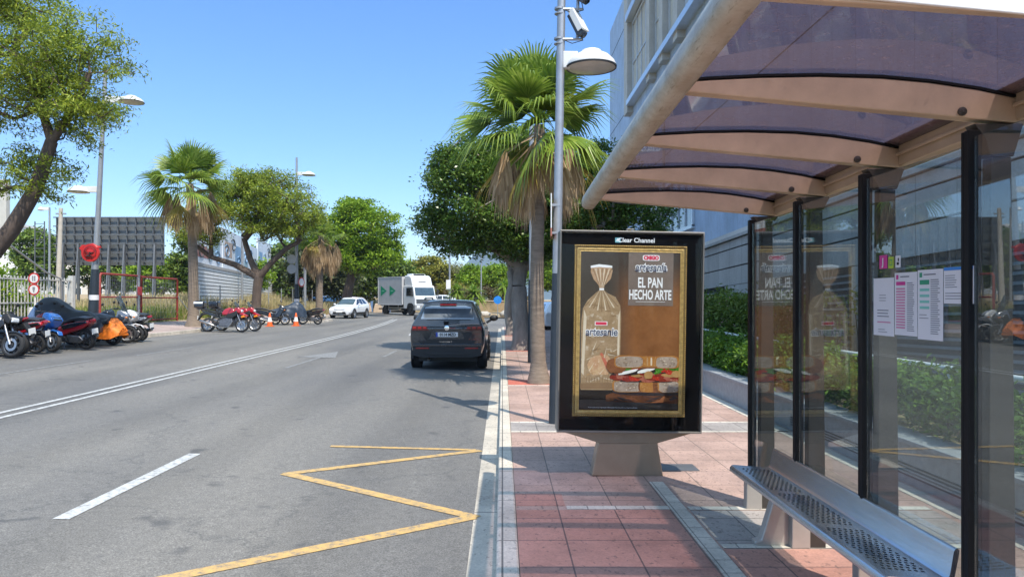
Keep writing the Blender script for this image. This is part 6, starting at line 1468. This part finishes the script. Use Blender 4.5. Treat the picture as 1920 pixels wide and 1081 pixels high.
for i in range(7):
    m=MB(); wbox(m,cuts[i]+.003,cuts[i+1]-.003,3.96,hts[i],-.15,0); p=m.build('mural_panel',M_mbl if i==6 else M_mur,wlt,world=True)
    # painted shapes: loops, blocks and splashes
    s0,s1=cuts[i],cuts[i+1]
    for k in range(3):
        s=s0+(s1-s0)*(.2+.3*k); z=4.5+rr.random()*(hts[i]-5.4); pts=[]
        for q in range(22): a=q*.42; r=.15+.05*q*.6; pts.append(wl(s)+dirw*(r*math.cos(a)*1.4)+nrm*.02+Vector((0,0,z+r*math.sin(a)*.7)))
        MB().tube(pts,.05,4).build('painted_swirl',rr.choice([M_mbl,M_bbf,M_mtl]),p,world=True)
    for k in range(2):
        m=MB(); s=s0+(s1-s0)*(.1+.5*k); z=4.1+rr.random()*1.0; wbox(m,s,s+(s1-s0)*(.2+.2*rr.random()),z,z+.5+rr.random()*1.2,.0,.012); m.build('painted_block',[M_mre,M_mor,M_mtl,M_mbl,M_mur,M_mbl,M_mtl][(i+k*2)%7],p,world=True)
for s in (.22,.62):
    p=wl(s); t=thing('lamp_mast','grey mast rising in front of the mural wall '+('left of the forked jacaranda' if s<.5 else 'right of the forked jacaranda'),'mast',(p.x+.6,p.y,.7)); MB().tube([(0,0,0),(0,0,6.6)],.09,8).build('pole',M_galv,t,smooth=60); MB().box(-.05,.6,-.05,.05,6.5,6.6).build('arm',M_galv,t)
# dry grass and weeds of the lot
def grass(name,area,n,h,mat,seed,lab=None):
    rs=np.random.RandomState(seed); x0,x1,y0,y1=area; X=x0+(x1-x0)*rs.rand(n)**.8 if x1<x0 else x0+(x1-x0)*rs.rand(n); Y=y0+(y1-y0)*rs.rand(n)
    dn=np.sin(X*1.1+2*np.sin(Y*.35))*np.sin(Y*.8+X*.3); keep=dn>-.35; X=X[keep];Y=Y[keep]; n=len(X)
    Z=np.array([lotz(a,b) for a,b in zip(X,Y)])-.02; H=h*(.5+.8*rs.rand(n)); a=rs.rand(n)*6.28; l=rs.normal(size=(n,2))*.25
    w_=.014+.012*rs.rand(n); dx=np.cos(a)*w_; dy=np.sin(a)*w_
    V=np.stack([np.stack([X-dx,Y-dy,Z],1),np.stack([X+dx,Y+dy,Z],1),np.stack([X+dx*.4+l[:,0]*H,Y+dy*.4+l[:,1]*H,Z+H],1),np.stack([X-dx*.4+l[:,0]*H,Y-dy*.4+l[:,1]*H,Z+H],1)],1)
    o=mesh_np(name,V,4,mat); tag(o,lab,'grass',kind='stuff')
L_dry=leafmat('dry_grass',(.42,.33,.17),(.52,.42,.22),(.34,.32,.14),.3); L_wed=leafmat('green_weed',(.14,.20,.03),(.20,.27,.04),(.30,.32,.07),.35)
grass('dry_grass',(-17.7,-34,24,62),26000,.55,L_dry,1,'dry straw coloured grass over the waste lot'); grass('weeds',(-17.55,-19.5,28,66),9000,.62,L_wed,2,'bright green weeds along the lot edge'); grass('tall_dry_grass',(-17.7,-23,41,72),14000,1.0,L_dry,3,'tall pale dry grass before the slatted wall')
grass('tall_dry_grass',(-13.9,-19,55,70),9000,.8,L_dry,4,'dry grass mound behind the third palm')
# ---------------------------------------------------------------- beyond the junction and on the skyline
L_swd=leafmat('sword_leaf',(.16,.26,.03),(.22,.33,.04),(.30,.40,.07),.4)
def sword_plant(label,x,y,z,h,Rr,seed,grp='sword leaved plants on the far verge'):
    rs=np.random.RandomState(seed); t=thing('dracaena_plant',label,'plant',(x,y,z),0,grp); Q=[]
    MB().tube([(0,0,-.2),(.03,0,h*.5),(0,0,h)],[.12,.09,.08],8).build('stem',M_bark,t,smooth=60)
    for i in range(150):
        a=rs.rand()*6.28; e=R(85-120*rs.rand()**.8); d=Vector((math.cos(e)*math.cos(a),math.cos(e)*math.sin(a),math.sin(e))); s=d.cross(Vector((0,0,1))); s=s.normalized() if s.length>1e-3 else Vector((1,0,0))
        p=[Vector((0,0,h))]; L=Rr*(.8+.35*rs.rand())
        for q in range(1,4): f=q/3; p.append(Vector((0,0,h))+d*L*f+Vector((0,0,-.35*L*f**3)))
        w_=[.06,.085,.06,.004]
        for q in range(3): Q.append([tuple(p[q]+s*w_[q]),tuple(p[q]-s*w_[q]),tuple(p[q+1]-s*w_[q+1]),tuple(p[q+1]+s*w_[q+1])])
    mesh_np('leaves',np.array(Q),4,L_swd,t)
sword_plant('sword leaved plant on the far verge above the SUV roof, left of its pair',-4.3,70.5,.35,2.1,1.2,1); sword_plant('sword leaved plant on the far verge, right of its pair and wider',-2.65,70.5,.35,1.8,1.6,2)
sword_plant('sword leaved plant on the far verge partly behind the fig trunk',.3,73,.4,2.4,1.5,3)
M_rock=pbr('pale_verge_rock',(.42,.38,.32),.9,var=.25,scale=4,bmp=.6,bscale=9)
rr=random.Random(4)
for i,(x,y,s_,lb) in enumerate(((-2.4,66.9,.35,'pale boulder on the far verge, left of the blue roundabout sign'),(-1.6,67.2,.42,'larger pale boulder on the far verge just left of the sign post'),(.35,67.0,.5,'wide pale boulder on the far verge right of the blue roundabout sign'),(1.2,67.4,.42,'pale boulder on the far verge close to the fig trunk'),(5.5,68,.5,'pale boulder on the far verge right of the fig trunk'))):
    m=MB(); m.sphere((0,0,0),(s_*1.25,s_,s_*.7),10,7)
    for p in m.v: p*=1+.22*(rr.random()-.5)
    for p in m.v: p+=Vector((x,y,.1+s_*.5))
    tag(m.build('boulder',M_rock,origin=(x,y,.1),smooth=50),lb,'boulder','boulders on the far verge')
t=thing('retaining_wall','low sandy retaining wall behind the sword leaved plants','wall',(4,77.5,.4)); MB().box(-8,26,-.2,.2,-.4,1.05).build('wall',M_bank,t); MB().box(-8,26,-.26,.26,1.05,1.16).build('coping',pbr('wall_coping',(.45,.34,.24),.8),t)
for k,(x,lb) in enumerate(((-14.2,'beige sand filled road barrier left of the box truck, nearer the post sign'),(-12.4,'beige sand filled road barrier touching the rear of the box truck'))):
    t=thing('road_barrier',lb,'barrier',(x,76.5,gz(x)),0,'beige road barriers left of the truck'); MB().prism([(-.8,0),(.8,0),(.8,.35),(.62,.95),(-.62,.95),(-.8,.35)],-.3,.3,XZ(0,0,0)).build('body',pbr('beige_barrier',(.55,.42,.30),.7,var=.15,scale=3),t,bevel=.05); MB().box(.72,.88,-.2,.2,.05,1.15).build('blue_connector',pbr('faded_blue',(.14,.24,.42),.6),t)
# distant houses
M_cream=pbr('cream_render',(.60,.55,.47),.8,var=.06); M_roofo=pbr('terracotta_roof',(.50,.24,.12),.8,var=.2,scale=3); M_wh=pbr('white_render',(.70,.69,.67),.8,var=.05); M_dw=pbr('dark_window',(.04,.05,.06),.2)
def house(label,x,y,z,w_,d,h,wall,roof=None,rz=0,storeys=2):
    t=thing('house',label,'house',(x,y,z),R(rz)); MB().box(-w_/2,w_/2,-d/2,d/2,-1,h).build('wall',wall,t)
    if roof:
        m=MB(); o=.5; m.add([(-w_/2-o,-d/2-o,h),(w_/2+o,-d/2-o,h),(w_/2+o,d/2+o,h),(-w_/2-o,d/2+o,h),(-w_/2*.3,0,h+w_*.16),(w_/2*.3,0,h+w_*.16)],[(0,1,5,4),(1,2,5),(2,3,4,5),(3,0,4),(3,2,1,0)]); m.build('roof',roof,t)
    else: MB().box(-w_/2-.2,w_/2+.2,-d/2-.2,d/2+.2,h,h+.4).build('parapet',wall,t)
    for s in range(storeys):
        zz=h*(s+.38)/storeys
        for i in range(max(2,int(w_/3))):
            xx=-w_/2+w_*(i+.5)/max(2,int(w_/3)); f=MB().box(xx-.6,xx+.6,-d/2-.08,-d/2+.02,zz,zz+1.5).build('window',M_wh,t); MB().box(xx-.5,xx+.5,-d/2-.1,-d/2-.03,zz+.1,zz+1.4).build('pane',M_dw,f)
house('cream house with terracotta roof behind the dark trees left of the billboard',-67,120,.8,9,8,9.3,M_cream,M_roofo,12,3)
house('tall plain white block of flats behind the trees at the far left',-83.5,128,.8,5.5,8,13,M_wh,None,8,4)
house('long low white house glimpsed under the billboard',-44,105,.8,16,8,4.6,M_wh,None,0,1)
house('orange roofed house behind the bright street tree and third palm',-27,104,.8,10,8,6.6,M_cream,M_roofo,-8,2)
house('white flat roofed shed right of the mural wall behind the third palm',-21.5,92,.8,8,6,4.0,M_wh,None,-5,1)
def ridge(name,pts,y,mat,d=500):
    m=MB(); n=len(pts); 
    for x,z in pts: m.v.append(Vector((x,y,-5)));m.v.append(Vector((x*1.0,y+d*.35,z*.72)));m.v.append(Vector((x,y+d,z)));m.v.append(Vector((x,y+2*d,-5)))
    for i in range(n-1):
        for j in range(3): a=i*4+j; m.f.append([a,a+4,a+5,a+1])
    return tag(m.build(name,mat,smooth=60),kind='structure')
M_hill=pbr('scrubby_hill',(.055,.075,.075),.95,var=.25,scale=.01)
rr=random.Random(2); hp=[]
for i in range(70):
    x=-1500+i*45.0; px=942+1397*x/2600; 
    z=165*math.exp(-((px-925)/75)**2)+40*math.exp(-((px-1010)/120)**2)+10+5*rr.random()
    hp.append((x,z))
ridge('far_hill',hp,2200,M_hill,400)
# ---------------------------------------------------------------- air
hz=MB().box(-2900,2900,-60,3300,-8,185).build('haze',None); tag(hz,kind='stuff')
hm=bpy.data.materials.new('thin_haze'); hm.use_nodes=True; hn=hm.node_tree; hn.nodes.remove(hn.nodes['Principled BSDF'])
pv=hn.nodes.new('ShaderNodeVolumePrincipled'); pv.inputs['Density'].default_value=.00018; pv.inputs['Color'].default_value=(.62,.80,1,1)
hn.links.new(pv.outputs[0],hn.nodes['Material Output'].inputs['Volume']); hz.data.materials.append(hm)
